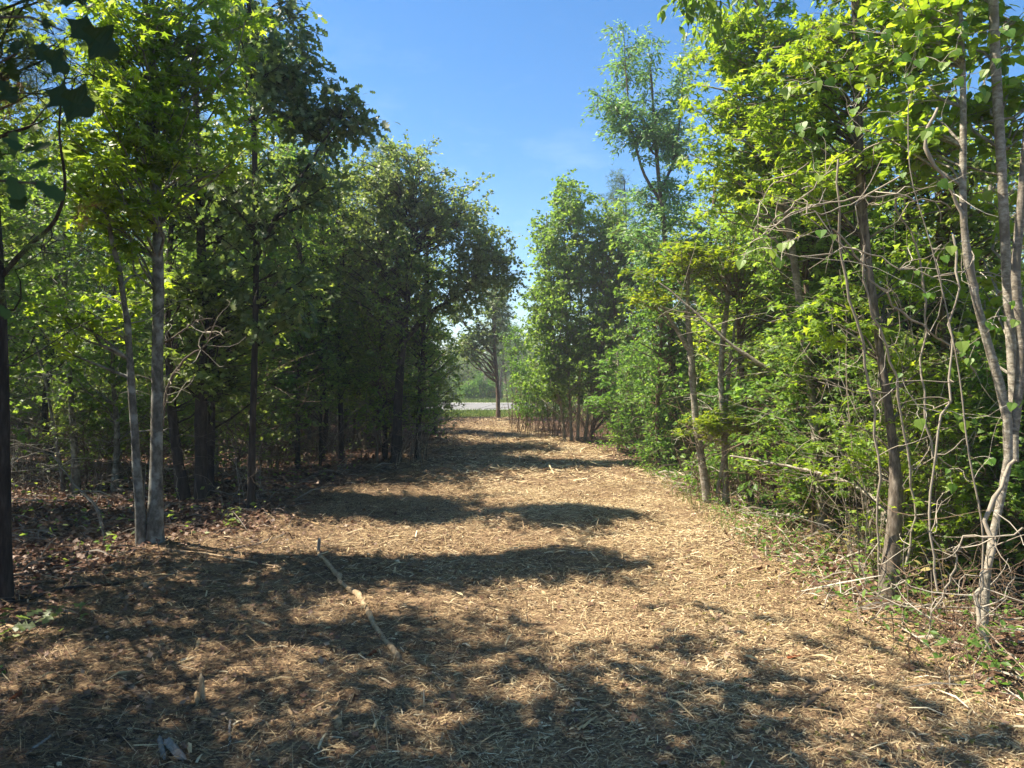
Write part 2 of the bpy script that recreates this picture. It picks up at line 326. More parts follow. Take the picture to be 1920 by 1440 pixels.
LEAF['ellipse'] = poly_leaf([(0.0, 0), (0.20, 0.28), (0.22, 0.58), (0.0, 1.0)], 0.2, 0.16)
LEAF['lance'] = poly_leaf([(0.0, 0), (0.17, 0.4), (0.0, 1.0)], 0.2, 0.15)
LEAF['diamond'] = (np.array([[0, 0, 0], [0.28, 0.5, 0.05], [0, 1, -0.1], [-0.28, 0.5, 0.05]], float), np.array([[0, 1, 2], [0, 2, 3]]))
LEAF['tri3'] = (np.array([[0, 0, 0], [0.42, 0.35, 0.03], [0.12, 0.6, 0], [0, 1, -0.1], [-0.12, 0.6, 0], [-0.42, 0.35, 0.03]], float), np.array([[0, 1, 2], [0, 2, 4], [2, 3, 4], [0, 4, 5]]))
LEAF['heart'] = poly_leaf([(0.0, 0.08), (0.16, 0.0), (0.36, 0.04), (0.48, 0.22), (0.42, 0.46), (0.24, 0.72), (0.0, 1.0)], 0.18, 0.10)
def tuft(n, seed, wd=0.010):
    r = np.random.default_rng(seed); V = []; Fq = []
    for i in range(n):
        d = r.normal(size=3)*[0.62, 0.62, 0.55]; d[1] += 0.55; d /= np.linalg.norm(d); s = np.cross(d, r.normal(size=3)); s /= np.linalg.norm(s)
        ln = r.uniform(.7, 1.0); b = d*0.02; k = len(V)
        V += [b-s*wd, b+s*wd, d*ln-np.array([0, 0, 0.10*ln])]; Fq.append([k, k+1, k+2])
    return np.array(V), np.array(Fq)
LEAF['tuft'] = tuft(16, 1, 0.012); LEAF['neartuft'] = tuft(34, 2, 0.0055); LEAF['fartuft'] = tuft(10, 3, 0.028)

def frames(tip, up):
    tip = tip/(np.linalg.norm(tip, axis=1, keepdims=True)+1e-9)
    x = np.cross(tip, up); x /= np.linalg.norm(x, axis=1, keepdims=True)+1e-9
    z = np.cross(x, tip)
    return np.stack([x, tip, z], 1)   # rows
def place_leaves(mb, kind, P, tip, up, size, v):
    V, Fq = LEAF[kind]; N = len(P)
    if N == 0: return
    B = frames(tip, up)*np.asarray(size).reshape(-1, 1, 1)
    X = np.einsum('vk,nkj->nvj', V, B)+P[:, None, :]
    k = len(V); FF = (Fq[None]+(np.arange(N)*k)[:, None, None]).reshape(-1, Fq.shape[1])
    mb.add(X.reshape(-1, 3), FF, np.repeat(v, k))
_leafmesh = {}
def leaf_part_mesh(kind, mat, v):
    key = (kind, mat, v)
    if key not in _leafmesh:
        mb = MB(); V, Fq = LEAF[kind]; mb.add(V, Fq, v); _leafmesh[key] = mb.build('leaf', M[mat])
    return _leafmesh[key]
def leaf_part(root, kind, mat, p, tip, up, size, v, name='leaf'):
    B = frames(tip[None], up[None])[0]
    m = Matrix(((B[0][0], B[1][0], B[2][0], 0), (B[0][1], B[1][1], B[2][1], 0), (B[0][2], B[1][2], B[2][2], 0), (0, 0, 0, 1)))
    o = link(name, leaf_part_mesh(kind, mat, round(float(np.clip(v, 0, 1))*4)/4), root)
    o.matrix_local = Matrix.Translation(Vector(p)) @ m @ Matrix.Scale(float(size), 4)
    return o

# ------------------------------------------------------------------ tree builder
def interp_path(pts, n):
    pts = np.array(pts, float); d = np.r_[0, np.cumsum(np.linalg.norm(np.diff(pts[:, :3], axis=0), axis=1))]
    t = np.linspace(0, d[-1], n)
    # smooth (Catmull-like) by resampling then averaging
    o = np.stack([np.interp(t, d, pts[:, k]) for k in range(pts.shape[1])], 1)
    for _ in range(2):
        o[1:-1] = 0.25*o[:-2]+0.5*o[1:-1]+0.25*o[2:]
    return o

def wiggle_paths(r, A, Bv, S, amp, sag=0.0):
    """curved paths from A to B (N,3) with S points"""
    N = len(A); t = np.linspace(0, 1, S)[None, :, None]
    Lg = np.linalg.norm(Bv-A, axis=1)[:, None, None]
    c = r.normal(size=(N, 1, 3))*amp*Lg; c2 = r.normal(size=(N, 1, 3))*amp*0.6*Lg
    P = A[:, None]*(1-t)+Bv[:, None]*t+c*np.sin(t*math.pi)+c2*np.sin(2*t*math.pi)
    P[:, :, 2] += (sag*Lg*np.sin(t*math.pi))[:, :, 0]
    return P

def crown_clumps(r, crowns, bias=0.42):
    C = []
    for (c, rad, n) in crowns:
        d = r.normal(size=(n, 3)); d /= np.linalg.norm(d, axis=1, keepdims=True)
        rr = r.uniform(0.05, 1, n)**bias
        C.append(np.array(c)+d*rr[:, None]*np.array(rad))
    return np.concatenate(C)

def grow(seed, trunk, crowns, leaf, mat, size, per, clump=0.35, flat=0.5, droop=0.25, tilt=0.5, bark='greybark', sides=8, twigs=5,
         dead=0, dead_rng=(0.1, 0.5), dead_len=0.7, slope=0.6, extra=None, bias=0.42, branch_r=0.16, vlo=0.1, vhi=0.95, twigmat=None, stems=None, vspread=0.30):
    """everything in the tree's local frame. returns (trunk mesh builder, leaf arrays)"""
    r = np.random.default_rng(seed)
    bm_ = MB()
    tp = interp_path(trunk, 22)            # x,y,z,radius
    tp[:, :2] += np.cumsum(r.normal(size=(22, 2)), 0)*0.006*np.linspace(0, 1, 22)[:, None]
    tp[1:-1, 3] *= 1+r.normal(size=20)*.05
    bm_.tubes(tp[None, :, :3], tp[None, :, 3], sides, 0.5)
    allst = [tp]
    for st in (stems or []):
        sp = interp_path(st, 18); allst.append(sp); bm_.tubes(sp[None, :, :3], sp[None, :, 3], max(5, sides-2), r.uniform(.3, .7))
    S_ = np.concatenate(allst)
    C = crown_clumps(r, crowns, bias) if crowns else np.zeros((0, 3))
    leaves = None
    if len(C):
        # attach each clump to a stem point below it
        dh = np.linalg.norm(C[:, None, :2]-S_[None, :, :2], axis=2)
        tz = C[:, None, 2]-S_[None, :, 2]
        cost = dh+np.abs(tz-slope*dh)*1.2
        ai = cost.argmin(1); A = S_[ai, :3]
        Lg = np.linalg.norm(C-A, axis=1)
        r0 = np.clip(S_[ai, 3]*0.5, 0.0035, 0.008+branch_r*Lg*0.045)
        P = wiggle_paths(r, A, C, 5, 0.07, 0.06)
        bm_.tubes(P, r0[:, None]*np.linspace(1, 0.3, 5)[None], 4, 0.5)
        # twigs
        n = len(C); tw = twigs
        base = P[np.arange(n)[:, None], r.integers(2, 5, (n, tw))].reshape(-1, 3)
        outd = np.repeat((C-A)/(Lg[:, None]+1e-6), tw, 0)
        dd = r.normal(size=(n*tw, 3)); dd[:, 2] *= flat; dd = dd/np.linalg.norm(dd, axis=1, keepdims=True)+0.7*outd*[1, 1, 0.5]
        dd /= np.linalg.norm(dd, axis=1, keepdims=True)
        ln = clump*r.uniform(0.5, 1.3, n*tw)
        tip = base+dd*ln[:, None]; tip[:, 2] -= droop*ln*0.5
        TP = wiggle_paths(r, base, tip, 3, 0.05, 0.08)
        bm_.tubes(TP, np.linspace(0.0042, 0.0015, 3)[None]*np.ones((n*tw, 1)), 3, 0.5)
        # leaves along the twigs
        nl = max(1, per//tw); N = n*tw*nl
        t = r.uniform(0.15, 1.0, N); ti = np.repeat(np.arange(n*tw), nl)
        s = t*2; i0 = np.clip(s.astype(int), 0, 1); fr = (s-i0)[:, None]
        Pp = TP[ti, i0]*(1-fr)+TP[ti, i0+1]*fr
        Pp = Pp+r.normal(size=(N, 3))*size*0.35*[1, 1, flat+0.2]
        side = r.normal(size=(N, 3)); side[:, 2] *= 0.4
        tipd = dd[ti]*0.6+side*0.75; tipd[:, 2] -= droop*r.uniform(0.3, 1.8, N)
        up = r.normal(size=(N, 3))*tilt+[0, 0, 1]
        sz = size*r.uniform(0.55, 1.2, N)
        cv = r.normal(size=n)*0.12
        vv = np.clip(0.5+cv[ti//tw]+r.normal(size=N)*vspread*0.6, vlo, vhi)
        leaves = [Pp, tipd, up, sz, vv]
    if dead:
        k = r.integers(int(22*dead_rng[0]), int(22*dead_rng[1])+1, dead); A = tp[k, :3]
        az = r.uniform(0, 2*math.pi, dead); dirs = np.stack([np.cos(az), np.sin(az), r.uniform(-0.25, 0.5, dead)], 1)
        Ld = dead_len*r.uniform(0.3, 1.3, dead); Bv = A+dirs*Ld[:, None]
        P = wiggle_paths(r, A, Bv, 6, 0.08, 0.0); bm_.tubes(P, np.linspace(0.006, 0.002, 6)[None]*np.ones((dead, 1)), 4, 0.9)
        m = 3; ti = np.repeat(np.arange(dead), m); b = P[ti, r.integers(2, 5, dead*m)]
        e = b+(dirs[ti]*0.6+r.normal(size=(dead*m, 3))*0.6)*Ld[ti][:, None]*0.4
        bm_.tubes(wiggle_paths(r, b, e, 4, 0.08), np.linspace(0.003, 0.0012, 4)[None]*np.ones((dead*m, 1)), 3, 0.9)
    return bm_, leaves

def make_tree(name, label, cat, base, group=None, hero=0, leaf='star', mat='sweetgum', bark='greybark', world=True, **kw):
    """world=True: trunk/crowns/stems are given in world coordinates"""
    base = np.array(base, float)
    if world:
        kw['trunk'] = [tuple(np.array(p[:3])-base)+(p[3],) for p in kw['trunk']]
        kw['crowns'] = [(np.array(c)-base, rd, n) for c, rd, n in kw.get('crowns', [])]
        kw['stems'] = [[tuple(np.array(p[:3])-base)+(p[3],) for p in st] for st in kw.get('stems', [])]
    root = thing(name, label, cat, base, group)
    bm_, lv = grow(leaf=leaf, mat=mat, **kw)
    link('trunk', bm_.build('trunk', M[bark], True), root)
    if lv is not None:
        P, tip, up, sz, vv = lv
        keep = np.ones(len(P), bool)
        if hero:
            Wp = P+base; px = 960+F*Wp[:, 0]/np.maximum(Wp[:, 1], .1); py = HOR-F*(Wp[:, 2]-EYE)/np.maximum(Wp[:, 1], .1)
            vis = (px > 5) & (px < 1915) & (py > 5) & (py < 1435)
            score = np.where(vis, sz/np.maximum(Wp[:, 1], .3), -1); idx = np.argsort(-score)[:hero]; idx = idx[score[idx] > 0]
            keep[idx] = False
            for i in idx: leaf_part(root, leaf, mat, P[i], tip[i], up[i], sz[i], vv[i])
        mb = MB(); place_leaves(mb, leaf, P[keep], tip[keep], up[keep], sz[keep], vv[keep])
        o = link('crown', mb.build('crown', M[mat]), root)
        if hero: o['kind'] = 'stuff'
    return root

# straight-ish trunk in local coordinates
def ltrunk(h, r0, lean=(0, 0), seed=0, wob=0.05):
    r = np.random.default_rng(seed); n = 7; t = np.linspace(0, 1, n); o = r.normal(size=(n, 2))*wob*h/6; o[0] = 0
    return [(lean[0]*tt+o[i, 0], lean[1]*tt+o[i, 1], -0.08+h*tt, r0*(1-0.82*tt)*(1.35 if i == 0 else 1)) for i, tt in enumerate(t)]

def stem(pts, d0, d1=None, sink=0.1):
    """trunk path from photo pixels (px, py, width px), running from distance d0 to d1"""
    d1 = d0 if d1 is None else d1; n = len(pts); o = []
    for i, (px, py, wd) in enumerate(pts):
        d = d0+(d1-d0)*i/max(1, n-1); p = W(px, py, d); o.append((p[0], p[1], p[2], wd/2/F*d))
    if sink: o.insert(0, (o[0][0], o[0][1], hz(o[0][0], o[0][1])-sink, o[0][3]*1.12))
    return o
def blob(px, py, rx, ry, d, n, rd=None):
    """crown ellipsoid seen at (px,py) with radii in px at distance d"""
    return (W(px, py, d), (rx/F*d, rd if rd else max(rx, ry)/F*d, ry/F*d), n)
def base_of(st): return (st[0][0], st[0][1], hz(st[0][0], st[0][1]))

# ================================================================== LEFT SIDE TREES
st = stem([(8, 1135, 27), (5, 900, 22), (2, 700, 20), (0, 520, 19), (-10, 300, 22), (-30, 60, 20)], 5.25)
fork = [(W(2, 520, 5.25)[0], 5.25, W(2, 520, 5.25)[2], 0.02)]+[tuple(W(x, y, d))+(r_,) for x, y, d, r_ in [(60, 455, 5.2, .016), (105, 425, 5.1, .013), (130, 350, 5.0, .010), (110, 250, 4.9, .007), (125, 150, 4.9, .004)]]
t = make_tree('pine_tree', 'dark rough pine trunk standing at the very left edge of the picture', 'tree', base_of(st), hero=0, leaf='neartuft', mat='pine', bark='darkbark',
    seed=11, trunk=st, stems=[fork], crowns=[blob(80, 120, 90, 110, 5.1, 26), blob(60, 480, 40, 40, 5.1, 4), blob(-60, -250, 200, 180, 5.2, 14)],
    size=0.15, per=10, clump=0.16, flat=0.8, droop=0.1, twigs=3, dead=6, dead_rng=(.2, .6), sides=12, branch_r=0.10)
bl = t.location
mb = MB(); r_ = np.random.default_rng(4); N = 16
P = np.array([W(28, 185, 4.7)]*10+[W(160, 400, 5.2)]*6)+r_.normal(size=(N, 3))*0.05-np.array(bl)
place_leaves(mb, 'neartuft', P, r_.normal(size=(N, 3))-[0, 0, 1.2], r_.normal(size=(N, 3)), np.full(N, 0.14), np.full(N, .5)); link('dead_needles', mb.build('dead_needles', M['deadneedle']), t)

st = stem([(288, 1028, 36), (290, 985, 27), (294, 800, 22), (298, 600, 20), (296, 430, 18), (288, 250, 16), (282, 120, 15), (274, 0, 12), (264, -140, 8), (258, -240, 4)], 6.93)
make_tree('sweetgum_tree', 'tall grey trunk with bright yellow-green star leaves on the left', 'tree', base_of(st), hero=290, leaf='star', mat='sweetgum', bark='greybark',
    seed=21, trunk=st, crowns=[blob(250, 110, 120, 140, 6.7, 44), blob(215, 290, 95, 130, 6.5, 34), blob(395, 60, 90, 120, 6.9, 26), blob(370, 250, 110, 90, 6.9, 16), blob(190, 420, 50, 40, 6.6, 5), blob(300, -90, 150, 120, 7, 30)],
    size=0.105, per=50, clump=0.26, flat=0.35, droop=0.15, tilt=0.55, twigs=5, sides=12, branch_r=0.12, slope=0.9, vlo=0.15)
st = stem([(264, 1022, 20), (262, 960, 16), (250, 800, 14), (245, 690, 13), (240, 600, 12), (225, 520, 10), (205, 430, 8), (192, 330, 6)], 6.9, 6.6)
make_tree('sweetgum_sapling', 'slender grey stem leaning left right beside the tall grey trunk', 'sapling', base_of(st), hero=40, leaf='star', mat='sweetgum', bark='greybark',
    seed=22, trunk=st, crowns=[blob(205, 590, 60, 45, 6.7, 6), blob(110, 600, 70, 30, 6.5, 6), blob(250, 500, 40, 50, 6.8, 5), blob(180, 370, 60, 60, 6.6, 8)],
    size=0.10, per=40, clump=0.22, flat=0.3, twigs=4, sides=9, dead=5, dead_rng=(.3, .7), dead_len=.4)

st = stem([(141, 915, 17), (140, 840, 13), (133, 760, 11), (130, 690, 10), (124, 620, 9), (122, 480, 8), (135, 300, 6)], 10.3)
make_tree('crooked_sapling', 'thin crooked pale sapling standing in the sunlit leaf litter', 'sapling', base_of(st), leaf='maple', mat='maple', bark='greybark',
    seed=23, trunk=st, crowns=[blob(130, 520, 100, 60, 10.2, 14), blob(120, 380, 90, 80, 10.3, 16)], size=0.10, per=42, clump=0.4, dead=10, dead_rng=(.1, .5), dead_len=.9, sides=8)
st = stem([(118, 910, 8), (108, 850, 7), (100, 800, 6), (90, 730, 5), (70, 650, 4)], 10.4)
make_tree('dead_sapling', 'bare bent grey sapling beside the crooked one', 'sapling', base_of(st), bark='greybark', seed=24, trunk=st, crowns=[], leaf='maple', mat='maple', size=.1, per=1, dead=12, dead_rng=(.2, .95), dead_len=.8, sides=6)

for (pts, d, lab, nm, bk) in [
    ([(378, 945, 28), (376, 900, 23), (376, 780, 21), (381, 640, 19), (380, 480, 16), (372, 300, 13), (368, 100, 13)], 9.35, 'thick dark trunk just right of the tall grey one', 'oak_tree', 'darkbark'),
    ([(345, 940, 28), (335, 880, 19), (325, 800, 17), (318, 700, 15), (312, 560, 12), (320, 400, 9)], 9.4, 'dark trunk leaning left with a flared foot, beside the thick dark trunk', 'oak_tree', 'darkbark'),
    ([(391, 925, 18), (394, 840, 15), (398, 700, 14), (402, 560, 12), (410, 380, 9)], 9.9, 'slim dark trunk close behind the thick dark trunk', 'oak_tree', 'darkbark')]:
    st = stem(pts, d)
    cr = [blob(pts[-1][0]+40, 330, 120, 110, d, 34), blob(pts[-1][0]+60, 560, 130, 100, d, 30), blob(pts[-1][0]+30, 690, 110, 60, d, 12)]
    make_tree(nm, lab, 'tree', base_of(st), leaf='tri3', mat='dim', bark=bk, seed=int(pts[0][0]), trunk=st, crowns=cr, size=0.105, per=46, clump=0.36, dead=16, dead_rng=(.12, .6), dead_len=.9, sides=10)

# dark pointed-leaf oak whose crown stands against the sky
st = stem([(470, 905, 15), (474, 760, 12), (478, 600, 11), (480, 430, 11), (478, 280, 10), (470, 120, 10), (465, -60, 6)], 8.8)
arm = [tuple(W(x, y, 8.8))+(q,) for x, y, q in [(476, 500, .03), (520, 400, .024), (575, 320, .018), (610, 260, .012), (640, 225, .006)]]
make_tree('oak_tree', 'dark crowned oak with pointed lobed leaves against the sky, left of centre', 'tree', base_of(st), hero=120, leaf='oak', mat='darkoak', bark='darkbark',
    seed=31, trunk=st, stems=[arm], crowns=[blob(475, 110, 80, 150, 8.8, 40), blob(530, 160, 65, 100, 8.8, 26), blob(590, 215, 75, 48, 8.8, 22), blob(655, 225, 38, 38, 8.8, 9), blob(560, 330, 90, 60, 8.8, 20), blob(470, 400, 90, 90, 8.8, 22), blob(520, 560, 90, 90, 8.9, 18), blob(455, -30, 90, 80, 9, 14), blob(600, 120, 18, 20, 8.8, 3), blob(558, 40, 25, 45, 8.8, 5)],
    size=0.12, per=34, clump=0.27, flat=0.9, droop=0.5, tilt=1.3, twigs=5, dead=14, dead_rng=(.1, .5), dead_len=.8)

# round oak by the track
st = stem([(742, 875, 22), (745, 780, 17), (752, 680, 15), (765, 560, 13), (775, 450, 10), (775, 330, 6)], 13.4, 14.2)
arm = [tuple(W(x, y, 14))+(q,) for x, y, q in [(757, 640, .06), (800, 590, .05), (850, 560, .035), (900, 530, .02), (950, 510, .01)]]
make_tree('oak_tree', 'big round crowned oak hanging over the left side of the track', 'tree', base_of(st), leaf='tri3', mat='oak', bark='darkbark',
    seed=41, trunk=st, stems=[arm], crowns=[blob(765, 330, 80, 80, 14, 60), blob(700, 360, 70, 90, 13.5, 50), blob(850, 400, 70, 75, 14, 50), blob(890, 460, 52, 80, 14, 40), blob(900, 520, 50, 40, 14, 20), blob(950, 500, 25, 35, 14, 7), blob(770, 470, 120, 100, 13.8, 60), blob(680, 500, 90, 90, 13.5, 34), blob(860, 570, 60, 30, 14, 12)],
    size=0.078, per=85, clump=0.34, flat=0.9, droop=0.35, tilt=1.3, twigs=5, dead=14, dead_rng=(.1, .5), dead_len=1.0, vhi=1.0)

# slim trees along the shaded left edge of the track
edge = [(520, 885, 7, 250, 640, 'shrub'), (557, 882, 12, 300, 660, 'maple'), (640, 868, 11, 330, 660, 'dim'), (706, 868, 8, 400, 690, 'maple'), (722, 862, 12, 380, 690, 'dim'),
        (783, 862, 13, 420, 700, 'maple'), (797, 835, 10, 440, 700, 'dim'), (600, 875, 7, 360, 660, 'maple'), (815, 815, 8, 470, 700, 'dim'), (665, 842, 8, 300, 640, 'dim')]
labs = ['slim stem with green leaves, left of a thicker dark stem', 'thicker dark stem among the slim ones left of the track', 'dark stem near the middle of the shaded edge', 'very thin stem close beside a slightly thicker one',
        'thin dark trunk under the left half of the round oak', 'dark trunk at the track edge under the round oak', 'leaning dark trunk just behind the track edge trunk', 'thin pale stem between two dark ones', 'farthest dark stem before the road on the left side', 'thin stem deep behind the shaded edge']
for i, (px, py, wd, top, mid, mt) in enumerate(edge):
    d = GD(py); ln = [-8, 5, -4, 6, -3, 8, -10, 4, -6, 3][i]
    st = stem([(px, py, wd*.95), (px+ln*.3, py-90, wd*.78), (px+ln, mid, wd*.7), (px+ln*1.6, (mid+top)/2, wd*.65), (px+ln*1.5, top+40, wd*.4)], d)
    make_tree('slim_tree', labs[i], 'tree', base_of(st), leaf=['tri3', 'diamond'][i % 2], mat=mt, bark='darkbark' if i % 3 else 'brownbark', seed=50+i, trunk=st,
        crowns=[blob(px+ln, (mid+top)/2-20, 66, (mid-top)/2, d, 46), blob(px+ln, mid-30, 75, 60, d, 26), blob(px, mid+50, 66, 65, d, 22)], size=0.085, per=56, clump=0.38, tilt=1.1, dead=26, dead_rng=(.1, .6), dead_len=.9, sides=7)

# small dark oak at the track end with a leaning limb
st = stem([(934, 785, 9), (934, 740, 7), (930, 690, 7), (926, 640, 6), (925, 590, 7), (930, 540, 4)], 28)
arm = [tuple(W(x, y, 28))+(q,) for x, y, q in [(928, 668, .06), (905, 645, .055), (880, 620, .05), (860, 590, .04), (840, 570, .02)]]
make_tree('oak_tree', 'small dark tree with reddish trunk and leaning limb at the end of the track', 'tree', base_of(st), leaf='diamond', mat='darkoak', bark='brownbark', seed=61, trunk=st, stems=[arm],
    crowns=[blob(930, 590, 34, 65, 28, 50), blob(870, 545, 30, 25, 28, 10), blob(905, 545, 28, 25, 28, 12), blob(945, 550, 28, 30, 28, 12), blob(862, 590, 24, 24, 28, 12), blob(858, 640, 26, 30, 27, 18), blob(893, 625, 28, 24, 27.5, 16), blob(935, 640, 22, 25, 28, 10)], size=0.17, per=36, clump=0.42, dead=6)

# ================================================================== RIGHT SIDE TREES
def clump_stems(xs, py, top, wd, d, lean):
    return [stem([(x, py, wd), (x+l*.3, py-60, wd*.85), (x+l, (py+top)/2, wd*.7), (x+l*1.5, top, wd*.3)], d) for x, l in zip(xs, lean)]
ss = clump_stems([1072, 1060, 1096, 1083], 828, 400, 6.5, 18.2, [-10, -24, 26, 6])
make_tree('maple_tree', 'dense green maple clump on several stems right of the track', 'tree', base_of(ss[0]), leaf='tri3', mat='maple', bark='palebark', seed=71, trunk=ss[0], stems=ss[1:],
    crowns=[blob(1070, 380, 36, 55, 18, 40), blob(1055, 480, 60, 80, 18, 90), blob(1050, 600, 76, 90, 18, 120), blob(1070, 700, 85, 60, 18, 64), blob(1010, 690, 45, 60, 18.5, 24), blob(1020, 420, 20, 40, 18, 10), blob(1018, 560, 38, 70, 18, 30)],
    size=0.10, per=62, clump=0.34, flat=0.6, droop=0.4, tilt=1.1, dead=6)
ss = clump_stems([1108, 1016], 822, 430, 8, 18.8, [26, 4])
make_tree('maple_tree', 'second dense maple behind the thin crooked sapling, right of the track', 'tree', base_of(ss[0]), leaf='tri3', mat='maple', bark='brownbark', seed=72, trunk=ss[0],
    crowns=[blob(1140, 420, 55, 50, 18, 46), blob(1150, 510, 76, 80, 18, 90), blob(1150, 630, 85, 85, 17.5, 100), blob(1205, 620, 65, 110, 17, 64), blob(1205, 450, 60, 60, 17, 40)], size=0.10, per=62, clump=0.34, flat=0.6, droop=0.4, tilt=1.1, dead=6)
st = stem([(1160, 843, 9), (1157, 810, 6), (1163, 780, 6), (1160, 740, 5), (1162, 700, 4), (1158, 660, 3)], 16)
make_tree('maple_sapling', 'thin crooked maple sapling with a small low crown by the track', 'sapling', base_of(st), leaf='maple', mat='vineleaf', bark='palebark', seed=73, trunk=st,
    crowns=[blob(1155, 695, 45, 40, 16, 22), blob(1120, 750, 28, 18, 15.8, 7), blob(1180, 740, 30, 18, 15.8, 6)], size=0.13, per=34, clump=0.28, flat=0.3, tilt=0.4, vhi=0.6)
# vine covered bank of shrubs
for i, (px, py, rx, ry, d, n, lab, mt) in enumerate([
    (985, 720, 36, 70, 22, 60, 'vine covered brush at the track end beside the small dark tree', 'shrub'),
    (1035, 735, 40, 55, 19.5, 45, 'brambly leafy shrub below the maple clump', 'shrub'),
    (1215, 720, 60, 85, 15, 90, 'dense green bush right of the crooked maple sapling', 'shrub'),
    (1275, 770, 60, 80, 13, 80, 'green bush behind the pale trunk group', 'shrub'),
    (1185, 810, 40, 32, 15.3, 24, 'low leafy bush at the foot of the crooked maple sapling', 'vineleaf'),
    (1250, 840, 55, 45, 12.6, 40, 'low tangled bush at the right edge of the sunlit track', 'shrub'),
    (965, 640, 24, 40, 24, 22, 'pale green bush top behind the small dark tree', 'shrub'),
    (1350, 880, 60, 40, 10.3, 22, 'low weeds and leaves around the pale trunk group', 'shrub')]):
    g = W(px, py, d); b = (g[0], d, hz(g[0], d)); zt = g[2]
    tr = [(g[0], d, b[2]-.05, .02), (g[0]+.05, d, (b[2]+zt)/2, .015), (g[0], d, zt, .008)]
    sts = [[(g[0]+a, d+c, b[2]-.05, .014), (g[0]+a*2, d+c, (b[2]+zt)/2, .01), (g[0]+a*3, d, zt, .005)] for a, c in ((.12, .1), (-.14, .05), (.04, -.15), (-.05, .2))]
    make_tree('shrub', lab, 'shrub', b, leaf='diamond' if d > 11 else 'ellipse', mat=mt, bark='brownbark', seed=80+i, trunk=tr, stems=sts, crowns=[blob(px, py, rx, ry, d, n, rd=max(rx, ry)/F*d*.8)],
        size=0.075 if d < 17 else .09, per=60, clump=0.30, flat=0.9, tilt=1.0, dead=10, dead_rng=(.1, .9), dead_len=.8, bias=0.36)

# tall willow-leaved cherry
st = stem([(1264, 880, 20), (1262, 760, 15), (1258, 600, 13), (1250, 480, 11), (1240, 380, 9), (1232, 330, 8), (1225, 240, 6), (1215, 120, 3)], 12.8, 13.4)
arms = [[tuple(W(x, y, 13.3))+(q,) for x, y, q in a] for a in (
    [(1240, 380, .035), (1205, 330, .025), (1180, 230, .016), (1172, 130, .010), (1168, 55, .005)], [(1238, 360, .03), (1265, 300, .022), (1277, 200, .014), (1280, 120, .006)], [(1225, 290, .02), (1180, 230, .014), (1135, 195, .008), (1110, 175, .004)])]
make_tree('cherry_tree', 'tall open willow-leaved tree with pointed tops against the blue sky', 'tree', base_of(st), leaf='lance', mat='cherry', bark='brownbark', seed=91, trunk=st, stems=arms,
    crowns=[blob(1170, 110, 20, 65, 13.3, 11), blob(1215, 130, 18, 65, 13.3, 9), blob(1278, 160, 22, 65, 13.3, 9), blob(1205, 250, 60, 60, 13.3, 28), blob(1140, 195, 38, 22, 13.3, 8), blob(1260, 270, 40, 70, 13.3, 20), blob(1235, 360, 60, 60, 13.3, 20), blob(1240, 460, 75, 70, 13.2, 40), blob(1185, 240, 50, 50, 13.3, 12)],
    size=0.10, per=90, clump=0.30, flat=1.0, droop=0.25, tilt=1.0, twigs=6, vhi=1.0)

# pale multi-stem young maples (the pale trunk group)
grp = [([(1328, 948, 18), (1322, 900, 15), (1310, 830, 14), (1301, 750, 13), (1297, 680, 13), (1290, 640, 12), (1285, 560, 9), (1290, 470, 6)], [(1292, 655, .04), (1270, 620, .028), (1248, 585, .02), (1225, 540, .012)], 'leftmost pale trunk of the group at the sunlit bend, forked halfway'),
       ([(1343, 945, 9), (1352, 890, 9), (1360, 850, 9), (1362, 780, 8), (1368, 700, 7), (1385, 600, 5)], None, 'thin pale stem crossing behind between the two pale trunks'),
       ([(1362, 940, 14), (1360, 880, 13), (1358, 800, 13), (1352, 720, 12), (1353, 650, 12), (1360, 590, 10), (1366, 480, 7)], None, 'second pale trunk of the group at the sunlit bend'),
       ([(1411, 972, 14), (1405, 900, 12), (1400, 830, 12), (1396, 730, 11), (1390, 650, 10), (1385, 560, 8)], None, 'straight brownish trunk right of the pale trunk group')]
for i, (pts, arm, lab) in enumerate(grp):
    st = stem(pts, 9.4); cr = [[blob(1270, 490, 80, 40, 9.3, 20), blob(1220, 560, 50, 22, 9.3, 8), blob(1330, 800, 55, 32, 9.2, 13)], [blob(1410, 790, 45, 18, 9.3, 5)],
        [blob(1350, 500, 90, 45, 9.4, 20), blob(1390, 790, 50, 30, 9.2, 8), blob(1430, 640, 40, 25, 9, 5)], [blob(1440, 560, 90, 45, 9.2, 22), blob(1400, 420, 120, 60, 9.4, 20)]][i]
    make_tree('young_maple', lab, 'tree', base_of(st), leaf='maple', mat='yellowmaple' if i < 3 else 'maple', bark='palebark' if i < 3 else 'brownbark', seed=100+i, trunk=st,
        stems=[[tuple(W(x, y, 9.4))+(q,) for x, y, q in arm]] if arm else [], crowns=cr, hero=[70, 10, 60, 30][i], size=0.085, per=52, clump=0.26, flat=0.14, droop=0.05, tilt=0.28, twigs=5, dead=4, vlo=.2)
